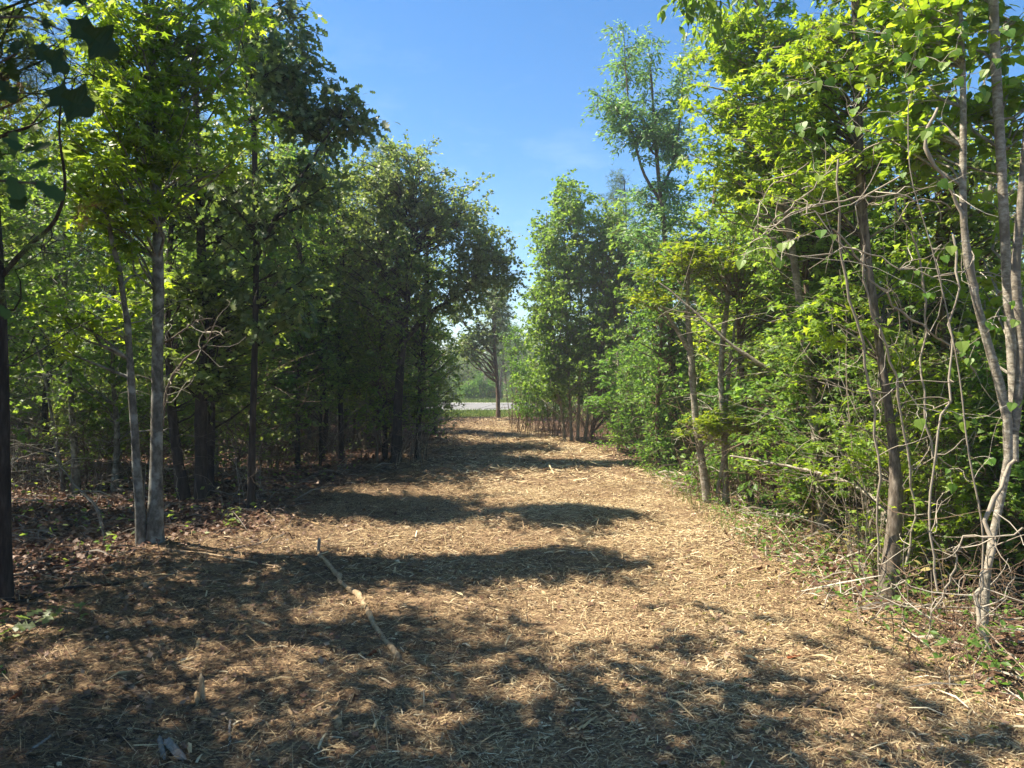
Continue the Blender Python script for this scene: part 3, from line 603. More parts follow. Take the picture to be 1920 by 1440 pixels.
for i, (pts, d, lab, bk) in enumerate([
    ([(1452, 975, 16), (1455, 880, 12), (1456, 780, 12), (1462, 650, 11), (1470, 500, 9), (1480, 330, 6)], 9.1, 'dark straight trunk behind the low pale limb on the right', 'brownbark'),
    ([(1585, 1010, 12), (1560, 860, 10), (1530, 700, 10), (1515, 520, 9), (1510, 330, 7)], 8.0, 'thin leaning trunk in the thicket left of the big rough trunk', 'brownbark'),
    ([(1500, 960, 10), (1498, 850, 9), (1500, 700, 8), (1495, 540, 6)], 8.6, 'thin straight stem in the thicket beside the dark straight trunk', 'palebark')]):
    st = stem(pts, d)
    make_tree('slim_tree', lab, 'tree', base_of(st), leaf='maple', mat='maple', bark=bk, seed=110+i, trunk=st, crowns=[blob(pts[-1][0], 430, 120, 120, d, 44), blob(pts[-1][0]+20, 640, 100, 90, d, 26)], size=0.09, per=44, clump=0.30, flat=0.35, dead=12, dead_rng=(.1, .6))

# right canopy trees, near
st = stem([(1664, 1122, 38), (1668, 1080, 31), (1678, 1010, 28), (1684, 940, 26), (1678, 860, 18), (1664, 760, 15), (1645, 640, 14), (1622, 500, 16), (1605, 330, 18), (1598, 150, 15), (1590, -60, 10)], 5.4, 5.6)
make_tree('sweetgum_tree', 'rough barked trunk with a thick foot at the right edge of the mulch', 'tree', base_of(st), hero=200, leaf='star', mat='sweetgum', bark='roughbark', seed=121, trunk=st,
    crowns=[blob(1620, 90, 150, 110, 5.6, 40), blob(1480, 180, 120, 120, 5.8, 34), blob(1560, 330, 160, 90, 5.8, 26), blob(1690, 520, 110, 80, 5.9, 12), blob(1560, 600, 90, 60, 5.7, 8), blob(1760, 700, 90, 90, 5.6, 10), blob(1600, 830, 70, 60, 5.8, 8), blob(1760, 930, 80, 90, 5.5, 9), blob(1600, -180, 220, 130, 5.6, 30)], size=0.085, per=44, clump=0.22, flat=0.35, tilt=0.5, sides=12, dead=10, dead_rng=(.15, .6), branch_r=.03)
sA = stem([(1848, 1190, 15.6), (1846, 1120, 13.3), (1858, 1000, 14.0), (1885, 920, 14.0), (1905, 862, 15.6), (1900, 780, 17.2), (1872, 690, 17.2), (1835, 600, 14.0), (1815, 520, 13.3), (1803, 430, 12.5), (1806, 340, 11.7), (1806, 200, 10.9), (1798, 90, 10.1), (1788, -40, 9.4), (1780, -300, 6.2)], 4.5, 4.8)
sB = [tuple(W(x, y, 4.66 if y > 800 else 4.75))+(q*.8,) for x, y, q in [(1903, 866, .03), (1900, 700, .036), (1888, 560, .036), (1880, 400, .036), (1872, 260, .036), (1862, 120, .038), (1856, -40, .034)]]
sC = [tuple(W(x, y, 4.6))+(q,) for x, y, q in [(1902, 815, .025), (1920, 640, .028), (1898, 530, .026), (1912, 400, .026), (1918, 300, .024), (1935, 100, .02)]]
make_tree('redbud_tree', 'pale spotted tree with several bending stems at the right picture edge', 'tree', base_of(sA), hero=120, leaf='heart', mat='sweetgum', bark='palebark', seed=122, trunk=sA, stems=[sB, sC],
    crowns=[blob(1760, 60, 130, 90, 4.9, 26), blob(1870, 200, 90, 120, 5.1, 20), blob(1680, 240, 90, 90, 5.1, 16), blob(1820, -170, 200, 120, 4.9, 26), blob(1880, 480, 60, 120, 5.3, 10)], size=0.075, per=34, clump=0.22, flat=0.4, tilt=0.6, sides=12, branch_r=.08)
for i, (pts, d, cr, lab, lf, mt, bk, hero) in enumerate([
    ([(1545, 1000, 20), (1530, 800, 16), (1500, 560, 14), (1470, 380, 12), (1440, 200, 10), (1420, 20, 7)], 7.6, [(1380, 90, 75, 85, 30), (1340, 170, 40, 60, 10), (1440, 250, 120, 110, 50), (1350, 330, 70, 70, 20), (1420, -100, 140, 100, 20), (1480, 90, 110, 90, 30)], 'leafy tree whose star leaves edge the sky on the right', 'star', 'sweetgum', 'palebark', 40),
    ([(1720, 1000, 18), (1715, 820, 15), (1705, 600, 14), (1690, 400, 12), (1700, 150, 9)], 6.9, [(1700, 300, 140, 130, 44), (1660, 480, 120, 90, 30), (1780, 560, 120, 110, 34), (1720, 90, 120, 90, 20)], 'dark trunk deep in the right thicket behind the hanging vines', 'maple', 'maple', 'darkbark', 20),
    ([(1800, 1010, 20), (1790, 820, 16), (1770, 600, 14), (1760, 380, 12)], 6.6, [(1800, 400, 130, 130, 40), (1840, 650, 100, 110, 30), (1700, 700, 100, 70, 20), (1860, 830, 80, 80, 16)], 'shaded green tree behind the pale spotted stems', 'maple', 'dim', 'brownbark', 0),
    ([(1640, 960, 16), (1630, 800, 13), (1610, 620, 11), (1600, 450, 8)], 7.8, [(1600, 520, 120, 90, 30), (1560, 680, 110, 80, 26), (1640, 820, 90, 70, 20), (1540, 420, 110, 80, 26)], 'green tree filling the thicket behind the bright grey limb', 'maple', 'maple', 'brownbark', 0),
    ([(1235, 872, 9), (1232, 780, 8), (1240, 640, 7), (1250, 500, 5)], 12.6, [(1225, 600, 60, 90, 40), (1270, 500, 80, 60, 34), (1290, 640, 60, 70, 26), (1230, 720, 60, 60, 24)], 'green young tree filling the gap below the tall willow-leaved tree', 'maple', 'shrub', 'brownbark', 0),
    ([(1420, 930, 10), (1425, 800, 9), (1430, 600, 8), (1435, 420, 6)], 10.6, [(1400, 380, 90, 80, 34), (1440, 520, 90, 90, 40), (1350, 600, 70, 70, 24), (1460, 700, 80, 70, 28)], 'yellow-green tree between the pale trunk group and the dark straight trunk', 'maple', 'sweetgum', 'brownbark', 0),
    ([(1300, 860, 12), (1310, 700, 11), (1330, 500, 9), (1340, 350, 7)], 14.5, [(1330, 420, 80, 80, 40), (1300, 530, 80, 80, 40), (1400, 560, 90, 90, 36), (1330, 650, 90, 70, 30)], 'green tree behind the pale trunk group', 'tri3', 'maple', 'brownbark', 0)]):
    st = stem(pts, d)
    make_tree('leafy_tree', lab, 'tree', base_of(st), hero=hero, leaf=lf, mat=mt, bark=bk, seed=130+i, trunk=st, crowns=[blob(a, b, c, e, d, n) for a, b, c, e, n in cr], size=0.09, per=46, clump=0.27, flat=0.4, tilt=0.55, dead=10, dead_rng=(.1, .6))
# overhanging spray with long leaves, top right of the sky
st = [(5.2, 6.2, hz(5.2, 6.2)-.1, .10), (5.1, 6.2, 2.0, .085), (4.7, 6.25, 4.4, .07), (4.4, 6.3, 6.2, .05)]
arm = [(4.7, 6.25, 4.3, .035), (3.4, 6.3, 4.9, .02), (2.4, 6.3, 5.0, .012), (1.6, 6.3, 4.78, .006)]
make_tree('cherry_tree', 'tree behind the right thicket reaching a dark leafy spray into the top of the sky', 'tree', (5.2, 6.2, hz(5.2, 6.2)), hero=60, leaf='ellipse', mat='maple', bark='brownbark', seed=141, trunk=st, stems=[arm],
    crowns=[(np.array((1.55, 6.3, 4.72)), (.35, .3, .12), 8), (np.array((2.3, 6.3, 5.0)), (.5, .4, .25), 12), (np.array((4.3, 6.3, 5.2)), (1.5, 1, 1.2), 40)], size=0.10, per=34, clump=0.26, flat=0.7, droop=0.8)

# ================================================================== PROTOTYPES copied through the woods
def proto(name, cat, seed, h, r0, crowns, leaf, mat, bark, label, group, **kw):
    a = dict(size=0.11, per=50, clump=0.42, flat=0.6, tilt=0.8, dead=14, dead_rng=(.1, .5), dead_len=1.0, sides=7); a.update(kw)
    t = make_tree(name, label, cat, (0, 0, 0), group=group, leaf=leaf, mat=mat, bark=bark, world=False, seed=seed,
        trunk=ltrunk(h, r0, (random.uniform(-.4, .4), random.uniform(-.3, .3)), seed), crowns=crowns, **a)
    t.location = (0, -500, 0); return t
GW = 'trees crowded in the shaded woods left of the track'
LW = 'one of the many slim trees crowded in the shaded woods left of the track'
GR = 'trees crowded in the woods right of the track'
LR = 'one of the many leafy trees crowded in the woods right of the track'
PA = proto('young_tree', 'tree', 201, 7.5, .065, [((0, 0, 4.6), (1.4, 1.4, 2.0), 60), ((.2, 0, 6.2), (1.0, 1.0, 1.1), 34), ((0, .2, 2.6), (1.5, 1.5, .9), 22)], 'tri3', 'dim', 'darkbark', LW, GW)
PB = proto('young_tree', 'tree', 202, 8.5, .08, [((.2, 0, 5.4), (1.6, 1.6, 2.2), 74), ((-.3, 0, 7.2), (1.1, 1.1, 1.0), 34), ((.3, .2, 3.0), (1.4, 1.6, 1.2), 26)], 'diamond', 'oak', 'darkbark', LW, GW)
PC = proto('young_tree', 'tree', 203, 6.5, .05, [((0, 0, 3.9), (1.2, 1.2, 2.0), 60), ((0, 0, 5.4), (.9, .9, 1.0), 30), ((0, 0, 1.9), (1.2, 1.2, .9), 22)], 'tri3', 'maple', 'greybark', LW, GW)
PD = proto('pine_tree', 'tree', 204, 9.0, .085, [((0, 0, 5.2), (1.7, 1.7, 1.2), 40), ((0, 0, 6.6), (1.3, 1.3, 1.1), 36), ((0, 0, 8.0), (.7, .7, 1.0), 26), ((0, 0, 9.0), (.2, .2, .6), 8)], 'tuft', 'pine', 'darkbark', LW, GW, size=.24, per=12, clump=.34, twigs=4, flat=1.0, droop=0, slope=.35, dead=26, dead_len=1.3, dead_rng=(.08, .55))
PU = proto('understory_bush', 'bush', 205, 1.8, .02, [((0, 0, 1.1), (.9, .9, .8), 44)], 'tri3', 'dim', 'brownbark', 'one of the low leafy bushes under the trees left of the track', 'low bushes in the left woods', size=.085, dead=20, dead_rng=(.1, .9), clump=.34, per=40)
PF = proto('pine_tree', 'tree', 206, 8.5, .10, [((0, 0, 3.2), (2.1, 2.1, 1.5), 50), ((0, 0, 5.0), (1.6, 1.6, 1.3), 44), ((0, 0, 6.8), (1.0, 1.0, 1.2), 34), ((0, 0, 8.3), (.35, .35, .8), 14)], 'fartuft', 'pine', 'brownbark', 'one of the pines standing beyond the road', 'pines beyond the road', size=.34, per=12, clump=.45, twigs=4, flat=1.0, droop=-.3, slope=.3, dead=10)
PG = proto('young_tree', 'tree', 207, 7.0, .09, [((0, 0, 3.6), (2.0, 2.0, 2.6), 90), ((0, 0, 1.4), (1.8, 1.8, 1.0), 30), ((.3, 0, 6.0), (1.3, 1.3, 1.2), 36)], 'diamond', 'maple', 'brownbark', 'one of the leafy trees standing beyond the road', 'leafy trees beyond the road', size=.17, per=36, clump=.5)
PR = proto('young_tree', 'tree', 208, 7.5, .07, [((0, 0, 4.4), (1.4, 1.4, 2.2), 66), ((0, 0, 6.3), (1.0, 1.0, 1.0), 30), ((0, 0, 2.2), (1.4, 1.4, 1.1), 30)], 'maple', 'sweetgum', 'palebark', LR, GR, per=44)
r_ = np.random.default_rng(99)
first = {}
KIND = {}
ANCH_L = [(-400, 'out past the left picture edge'), (12, 'the left edge pine'), (135, 'the crooked sapling'), (265, 'the twin grey trunks'), (378, 'the thick dark trunk'), (474, 'the dark crowned oak'), (560, 'the slim stems at the left'), (742, 'the big round crowned oak'), (860, 'the left track end')]
ANCH_R = [(975, 'the small dark end tree'), (1075, 'the dense maple clump'), (1160, 'the crooked maple sapling'), (1262, 'the tall willow-leaved tree'), (1335, 'the pale trunk group'), (1455, 'the dark straight trunk'), (1560, 'the leaning thicket trunk'), (1668, 'the rough barked trunk'), (1850, 'the pale spotted tree'), (2300, 'out past the right picture edge')]
def auto_label(p, x, y, sc_):
    kind = {'pine': 'pine', 'understory': 'leafy bush', 'sapling': 'bright leafy sapling'}.get(p.get('sort', ''), None) or p.get('sort', 'leafy tree')
    px = 960+F*x/max(y, .5); an = ANCH_L if x < 0 else ANCH_R
    a = min(an, key=lambda q: abs(q[0]-px))[1]
    dp = 'behind' if y < 13 else 'deeper behind' if y < 19 else 'well behind' if y < 26 else 'far behind'
    siz = 'tall ' if sc_ > .97 else 'small ' if sc_ < .8 else ''
    return (siz+kind+' '+a) if a.startswith('out') else siz+kind+' '+dp+' '+a
def put(p, x, y, sc_, label=None, group=None, z=None):
    loc = (x, y, hz(x, y) if z is None else z); rz = random.uniform(0, 6.28)
    if label == 'auto': label = auto_label(p, x, y, sc_)
    if p.name not in first:
        first[p.name] = 1; p.location = loc; p.rotation_euler = (0, 0, rz); p.scale = (sc_,)*3
        if label: p['label'] = label
        if group: p['group'] = group
        return p
    return copy_thing(p, loc, rz, sc_, label, group)
pts = []
def scatter(n, xf, yr, mind, ok):
    out = []; tries = 0
    while len(out) < n and tries < n*60:
        tries += 1; y = r_.uniform(*yr); x = xf(y)
        if not ok(x, y) or any((x-a)**2+(y-b)**2 < mind**2 for a, b in pts): continue
        pts.append((x, y)); out.append((x, y))
    return out
PV = proto('maple_sapling', 'sapling', 209, 2.6, .018, [((0, 0, 1.3), (.8, .8, .9), 34), ((0, 0, 2.2), (.6, .6, .5), 14)], 'maple', 'maple', 'brownbark', 'x', 'x', size=.08, dead=8, clump=.3, per=50, flat=.2, tilt=.4, droop=.1)
PW = proto('maple_sapling', 'sapling', 210, 2.2, .016, [((0, 0, .8), (.8, .8, .6), 26), ((0, 0, 1.7), (.7, .7, .6), 20)], 'maple', 'sweetgum', 'brownbark', 'x', 'x', size=.08, dead=8, clump=.28, per=36, flat=.2, tilt=.35, droop=.1)
PH = proto('oak_tree', 'tree', 211, 8.6, .13, [((0, 0, 6.0), (2.4, 2.4, 1.8), 60), ((1.2, .3, 4.9), (1.5, 1.2, .7), 16), ((-.6, -.8, 7.4), (1.4, 1.4, .9), 20)], 'tri3', 'oak', 'darkbark', 'x', 'x', size=.12, dead=6, dead_rng=(.3, .5), clump=.42, per=46)
PX = proto('bush', 'bush', 212, 2.6, .03, [((0, 0, 1.2), (1.3, 1.3, 1.2), 70), ((.2, 0, 2.2), (.9, .9, .6), 24)], 'diamond', 'shrub', 'brownbark', 'x', 'x', size=.11, dead=10, clump=.38, per=50)
for p_, q_ in ((PA, 'slim young tree'), (PB, 'oak-like tree'), (PC, 'slender green tree'), (PD, 'pine'), (PU, 'low dim bush'), (PR, 'bright leafy tree'), (PV, 'green maple sapling'), (PW, 'yellow-green sapling'), (PH, 'broad oak'), (PX, 'rounded green bush'), (PF, 'pine'), (PG, 'leafy tree')): p_['sort'] = q_
GL2 = 'low bushes in the left woods'; GR2 = 'bushes and saplings in the right woods'
for i, (x, y) in enumerate(scatter(86, lambda y: r_.uniform(-0.78*y-5, -1.5), (10.5, 33), 0.95, lambda x, y: x < track_edges(y)[0]-1.2 and (y > 12 or (x < -4.5 and y > 11.2)))):
    put([PA, PB, PC, PD, PA, PC][i % 6], x, y, random.uniform(.75, 1.05)*(0.9 if y > 20 and x > -6 else 1), 'auto', GW)
for i, (x, y) in enumerate(scatter(76, lambda y: r_.uniform(-0.78*y-3, -1.5), (10.5, 24), 0.8, lambda x, y: x < track_edges(y)[0]-1.2)):
    put([PU, PU, PV][i % 3], x, y, random.uniform(.6, 1.2), 'auto', GL2)
for i, (x, y) in enumerate(scatter(40, lambda y: r_.uniform(-0.72*y, -2.5), (23, 33.5), 1.0, lambda x, y: x < -0.098*y-1.4)):
    put(PX, x, y, random.uniform(.8, 1.3), 'auto', GL2)
for i, (x, y) in enumerate(scatter(46, lambda y: r_.uniform(1.5, 0.8*y+4), (8.5, 33), 1.0, lambda x, y: x > track_edges(y)[1]+1.6+(y > 17)*0.6 and not (x < 0.27*y and y > 12) and not (y < 13 and x < 0.36*y))):
    put([PR, PR, PC, PR, PB][i % 5], x, y, random.uniform(.7, .95), 'auto', GR)
for i, (x, y) in enumerate(scatter(96, lambda y: r_.uniform(2.0, 0.78*y+.6), (5.2, 14), 0.42, lambda x, y: x > track_edges(y)[1]+.5+(y > 8)*.5)):
    put([PV, PW, PW, PX][i % 4], x, y, random.uniform(.55, .8) if y < 7 else random.uniform(.6, 1.05), 'auto', GR2)
for i, (x, y) in enumerate(scatter(40, lambda y: r_.uniform(.6, 0.75*y), (15, 33.5), 1.0, lambda x, y: x > track_edges(y)[1]+1.3 and x > 0.012*y+.2)):
    put([PX, PV, PX][i % 3], x, y, random.uniform(.7, 1.1), 'auto', GR2)
# pine tops showing above the maples on the right, and the pale pine at the track end
put(PD, (1155-960)/F*21, 21, .80, 'pine whose pale needle top rises behind the dense maples', 'single pine behind maples')
put(PF, (1310-960)/F*17.5, 17.5, .55, 'soft pale pine behind the pale trunk group on the right', 'single soft pine')
put(PF, (938-960)/F*47.5, 47.5, .80, 'pale pine against the sky in the gap at the end of the track', 'single gap pine')
LP = 'one of the pines in the wood beyond the road'; LG = 'one of the leafy trees in the wood beyond the road'; GB1 = 'pines beyond the road'; GB2 = 'leafy trees beyond the road'
def beyond(x, y, s_, k):
    p = [PF, PG, PF][k % 3]; put(p, x, y, s_, LP if p is PF else LG, GB1 if p is PF else GB2)
for k in range(66):
    row = k % 3; x = -62+k*2.0+random.uniform(-.7, .7)
    if -9 < x < 4: continue
    beyond(x, [51, 54, 59][row]+random.uniform(-1.2, 1.2), random.uniform(.7, 1.1), k*7)
for k in range(34):
    beyond(-9.5+k*.42+random.uniform(-.3, .3), [52.5, 55, 58, 61][k % 4], random.uniform(.42, .62), k)
for k in range(16):
    x = -10+k*1.0
    if abs(x+2.4) < 1.6: continue
    put(PX, x, 51.2+random.uniform(-.6, .6), random.uniform(.45, .75), 'one of the bushes along the wood edge beyond the road', 'bushes beyond the road')
# trees beside and behind the camera whose crowns shade the foreground
GS = 'trees just outside the picture'
for i, (p_, x, y, s_) in enumerate([(PH, -3.9, 3.3, .92), (PH, -3.0, 2.9, 1.12), (PB, -8.3, 8.6, .9), (PH, -3.4, 0.9, 1.0), (PH, -2.2, 2.5, .78), (PH, -4.4, 4.9, .74), (PA, -5.0, 6.2, .74), (PC, -6.4, 8.9, .8), (PC, -5.5, 10.3, .82), (PB, -5.6, 3.6, .85), (PH, -5.9, 2.0, 1.1), (PB, -3.6, -1.0, 1.0), (PD, -6.9, 2.2, 1.0), (PA, -9.0, 5.0, .7), (PR, 3.9, 0.5, .8), (PR, 4.4, 2.6, .7)]):
    put(p_, x, y, s_, 'auto' if y > 4 else 'one of the '+p_['sort']+'s beside the camera outside the picture', GS)
# bush beyond the road
for i, (px, s_) in enumerate([(878, .55), (900, .95), (925, .62)]):
    b = (W(px, 750, 49)[0], 49+i*.2, 0)
    make_tree('broom_bush', ['left low plume', 'tallest middle plume', 'right low plume'][i]+' of the bright green bush beyond the road', 'bush', b, group='bright green bushes beyond the road', leaf='lance', mat='vineleaf', bark='brownbark', world=False, seed=300+i,
        trunk=[(0, 0, -.05, .03), (0, 0, 1.6*s_, .01)], crowns=[((0, 0, .5*s_), (.75, .6, .5), 30), ((0, 0, 1.2*s_), (.35, .35, .5), 14), ((-.35, 0, .8*s_), (.3, .3, .45), 10), ((.35, 0, .8*s_), (.3, .3, .4), 10)], size=.16, per=40, clump=.25, flat=2.0, droop=-1.2, tilt=1, vlo=.0, vhi=.5)

# ================================================================== LIMBS, VINES AND TWIG THICKETS
def limb(name, label, cat, pts3, mat, sides=8, group=None, side_twigs=0, seed=0, twl=.3, amp=0.02, cap=False):
    """pts3: world (x,y,z,r)"""
    b = np.array(pts3[0][:3]); r = np.random.default_rng(seed)
    p = interp_path([tuple(np.array(q[:3])-b)+(q[3],) for q in pts3], 20)
    nzz = np.cumsum(r.normal(size=(20, 3)), 0); nzz -= np.linspace(0, 1, 20)[:, None]*nzz[-1]; p[1:-1, :3] += nzz[1:-1]*amp*0.25+r.normal(size=(18, 3))*amp*0.12
    p[1:-1, 3] *= 1+r.normal(size=18)*.10
    mb = MB(); mb.tubes(p[None, :, :3], p[None, :, 3], sides, .5, cap)
    root = thing(name, label, cat, b, group) if side_twigs else None
    if root is None:
        return link(name, mb.build(name, M[mat], True), None, b, None, label, cat, group)
    link('branch', mb.build('branch', M[mat], True), root)
    tb = MB(); k = r.integers(3, 19, side_twigs); A = p[k, :3]; d = r.normal(size=(side_twigs, 3)); d[:, 2] += .3
    P = wiggle_paths(r, A, A+d*twl, 6, .1); tb.tubes(P, np.linspace(.004, .0012, 6)[None]*np.ones((side_twigs, 1)), 4, r.uniform(.2, .9, side_twigs))
    link('twigs', tb.build('twigs', M['twig'], True), root, kind='stuff'); return root
def wp(lst, d0, d1=None):
    d1 = d0 if d1 is None else d1; n = len(lst)
    return [tuple(W(x, y, d0+(d1-d0)*i/(n-1)))+(q*.68/2/F*d0,) for i, (x, y, q) in enumerate(lst)]
limb('leaning_limb', 'sunlit pale grey limb arching up left out of the right thicket', 'branch', wp([(1700, 800, 14), (1640, 750, 14), (1575, 726, 13), (1490, 712, 12), (1420, 682, 11), (1362, 640, 10), (1320, 600, 8), (1265, 550, 5), (1235, 530, 4)], 7.8, 8.6), 'palebark', side_twigs=10, seed=1)
limb('leaning_limb', 'lower pale limb curving down to the foot of the rough barked trunk', 'branch', wp([(1672, 985, 16), (1655, 945, 14), (1625, 918, 13), (1560, 892, 11), (1490, 873, 10), (1420, 862, 8), (1370, 855, 6)], 5.7, 7.6), 'palebark', side_twigs=9, seed=2)
limb('vine_stem', 'thick pale vine looping over the top right canopy', 'vine', wp([(1755, 205, 8), (1735, 235, 9), (1716, 265, 10), (1725, 290, 10), (1745, 310, 10), (1765, 345, 9), (1790, 400, 9), (1812, 470, 9), (1830, 560, 8)], 4.7), 'twig', side_twigs=5, seed=3)
arcs = [([(1750, 300, 4), (1690, 330, 5), (1620, 365, 5), (1550, 385, 5), (1500, 410, 4), (1440, 440, 3), (1380, 470, 2)], 5.0, 'long thin sunlit twig arching down left below the canopy'),
        ([(1720, 262, 3), (1650, 270, 4), (1590, 300, 4), (1530, 350, 4), (1470, 400, 4), (1430, 440, 3)], 5.1, 'upper thin twig arching left above the long sunlit one'),
        ([(1515, 305, 3), (1480, 330, 3), (1440, 360, 3), (1425, 400, 3), (1410, 450, 2)], 5.2, 'short hooked twig left of the arching ones'),
        ([(1780, 392, 4), (1700, 372, 4), (1640, 370, 4), (1560, 395, 3), (1500, 405, 3)], 4.9, 'near level twig crossing under the arching ones'),
        ([(1570, 300, 6), (1572, 370, 6), (1582, 430, 7), (1590, 500, 7), (1610, 580, 8), (1640, 690, 7), (1655, 800, 7), (1648, 900, 7), (1640, 1000, 6), (1652, 1100, 5)], 5.2, 'pale hanging vine left of the big rough trunk'),
        ([(1620, 460, 5), (1635, 560, 6), (1660, 640, 6), (1690, 700, 7), (1700, 800, 7), (1720, 930, 6), (1700, 1060, 6)], 5.0, 'wavy pale vine crossing the rough barked trunk'),
        ([(1560, 430, 5), (1600, 470, 5), (1650, 520, 6), (1700, 580, 6), (1760, 640, 6), (1830, 700, 5)], 4.9, 'slanting vine running down right to the pale spotted stems'),
        ([(1785, 440, 6), (1790, 520, 6), (1800, 600, 6), (1790, 700, 6), (1760, 800, 6), (1755, 900, 6), (1745, 1010, 6), (1760, 1110, 6)], 4.6, 'long straight vine left of the pale spotted stems'),
        ([(1680, 350, 5), (1690, 420, 5), (1720, 480, 5), (1735, 560, 6), (1740, 660, 6), (1735, 760, 6), (1750, 860, 6)], 5.3, 'thin vine hanging in the middle of the right thicket'),
        ([(1500, 480, 3), (1560, 470, 4), (1640, 480, 4), (1720, 510, 4), (1800, 505, 3), (1880, 520, 3)], 4.8, 'thin level vine crossing the right thicket'),
        ([(1905, 862, 9), (1870, 930, 12), (1852, 1010, 13), (1845, 1100, 13), (1838, 1150, 11), (1862, 1230, 9)], 4.35, 'bent grey vine stem in front of the lower right tangle'),
        ([(1920, 990, 5), (1820, 1010, 5), (1780, 1120, 5), (1740, 1200, 4)], 4.2, 'thin stem arching to the ground at lower right'),
        ([(1920, 1160, 5), (1860, 1130, 5), (1760, 1120, 5), (1660, 1125, 4), (1620, 1145, 3)], 4.6, 'level dead twig resting across the foot of the rough barked trunk'),
        ([(1700, 1090, 5), (1630, 1110, 5), (1560, 1120, 4), (1535, 1150, 3)], 5.0, 'dead twig sprawling left from the rough barked trunk'),
        ([(1240, 575, 3), (1330, 600, 3), (1440, 592, 3), (1550, 590, 3)], 9.0, 'thin level twig behind the pale trunk group')]
for i, (l_, d, lab) in enumerate(arcs):
    limb('vine_stem' if 'vine' in lab else 'bare_twig', lab, 'vine' if 'vine' in lab else 'twig', wp(l_, d, d+random.uniform(-.2, .3)), 'twig', 7, side_twigs=10, seed=10+i, twl=.2, amp=.05)
limb('bare_twig', 'fan of bare grey twigs right of the tall grey trunk', 'twig', wp([(306, 800, 6), (312, 740, 7), (325, 700, 7), (345, 675, 6), (385, 650, 4), (405, 600, 3)], 7.2), 'deadtwig', 6, side_twigs=26, seed=40, twl=.17)
limb('bare_twig', 'forked bare twig higher up on the tall grey trunk', 'twig', wp([(300, 650, 5), (325, 635, 5), (355, 610, 4), (380, 600, 3), (400, 598, 2)], 7.1), 'deadtwig', 6, side_twigs=12, seed=41, twl=.12)
limb('bare_twig', 'bowed pale twig arching over the leaf litter at far left', 'twig', wp([(195, 1030, 7), (190, 960, 7), (170, 935, 6), (130, 900, 5), (100, 850, 4), (20, 838, 3)], 7.2, 9), 'deadtwig', 6, side_twigs=6, seed=42, twl=.2)
limb('bare_twig', 'thin upright stem left of the twin grey trunks', 'twig', wp([(195, 1032, 6), (190, 980, 6), (180, 950, 5), (150, 925, 3)], 6.9), 'greybark', 6, seed=43)

def thicket(name, label, n, fbase, hr, seed, mat='twig', lean=.5, rad=(.0025, .006), vr=(.1, 1.0), cat='twigs', wav=.03):
    r = np.random.default_rng(seed); S = 11
    B = np.array([fbase(r) for _ in range(n)]); B = np.c_[B, height(B[:, 0], B[:, 1])-.03]
    hgt = r.uniform(*hr, n)*r.uniform(.5, 1, n); d = r.normal(size=(n, 2))*lean*hgt[:, None]
    t = np.linspace(0, 1, S)[None, :]
    P = np.zeros((n, S, 3)); P[:, :, :2] = B[:, None, :2]+d[:, None]*(t**1.6)[:, :, None]
    arch = r.uniform(0, .55, n)[:, None]; P[:, :, 2] = B[:, 2:3]+hgt[:, None]*(t-arch*t**2.4)
    P += np.cumsum(r.normal(size=(n, S, 3))*wav, 1)*t[:, :, None]
    mb = MB(); R0 = r.uniform(*rad, n)[:, None]*np.linspace(1, .35, S)[None]; mb.tubes(P, R0, 5, r.uniform(*vr, n))
    m = 3; ti = np.repeat(np.arange(n), m); A = P[ti, r.integers(2, S-1, n*m)]; e = A+r.normal(size=(n*m, 3))*.22*[1, 1, .8]
    mb.tubes(wiggle_paths(r, A, e, 5, .1), np.linspace(.0024, .0009, 5)[None]*np.ones((n*m, 1)), 3, r.uniform(*vr, n*m))
    return link(name, mb.build(name, M[mat], False), kind='stuff', label=label, cat=cat)
def zone(px0, px1, d0, d1):
    def f(r):
        d = r.uniform(d0, d1); return ((r.uniform(px0, px1)-960)/F*d, d)
    return f
thicket('twig_thicket', 'pale twiggy tangle of vines filling the right side below the canopy', 190, zone(1590, 2050, 5.6, 8), (1.0, 3.8), 1, 'twig', .3, vr=(0, .8), wav=.05)
thicket('twig_thicket', 'tall thin pale hanging twigs woven through the near right canopy', 130, zone(1640, 2150, 5.6, 7.2), (2.4, 5.0), 21, 'twig', .30, (.0018, .004), (.3, 1.0), wav=.06)
thicket('twig_thicket', 'low sprawling brambles at the lower right edge', 75, zone(1690, 2150, 3.9, 5.6), (.4, 1.5), 2, 'browntwig', .6, (.0015, .0035))
thicket('twig_thicket', 'brown undergrowth stems behind the pale trunk group', 150, zone(1280, 1560, 9, 12), (.5, 2.6), 3, 'browntwig', .25)
thicket('twig_thicket', 'brown dead brush under the maples at the far right bend', 260, zone(960, 1180, 19, 24), (.6, 2.0), 4, 'browntwig', .35, (.005, .012))
thicket('twig_thicket', 'grey dead brush deep in the left woods', 240, zone(-60, 300, 10, 14), (.5, 2.4), 5, 'deadtwig', .45)
thicket('twig_thicket', 'fine dead twigs in the dark woods left of the track', 260, zone(400, 800, 12.5, 18), (.5, 3.2), 6, 'deadtwig', .4, (.003, .008))
thicket('twig_thicket', 'thin dead stems between the dark trunks at left', 90, zone(120, 520, 8.8, 12), (.4, 2.4), 7, 'deadtwig', .4)

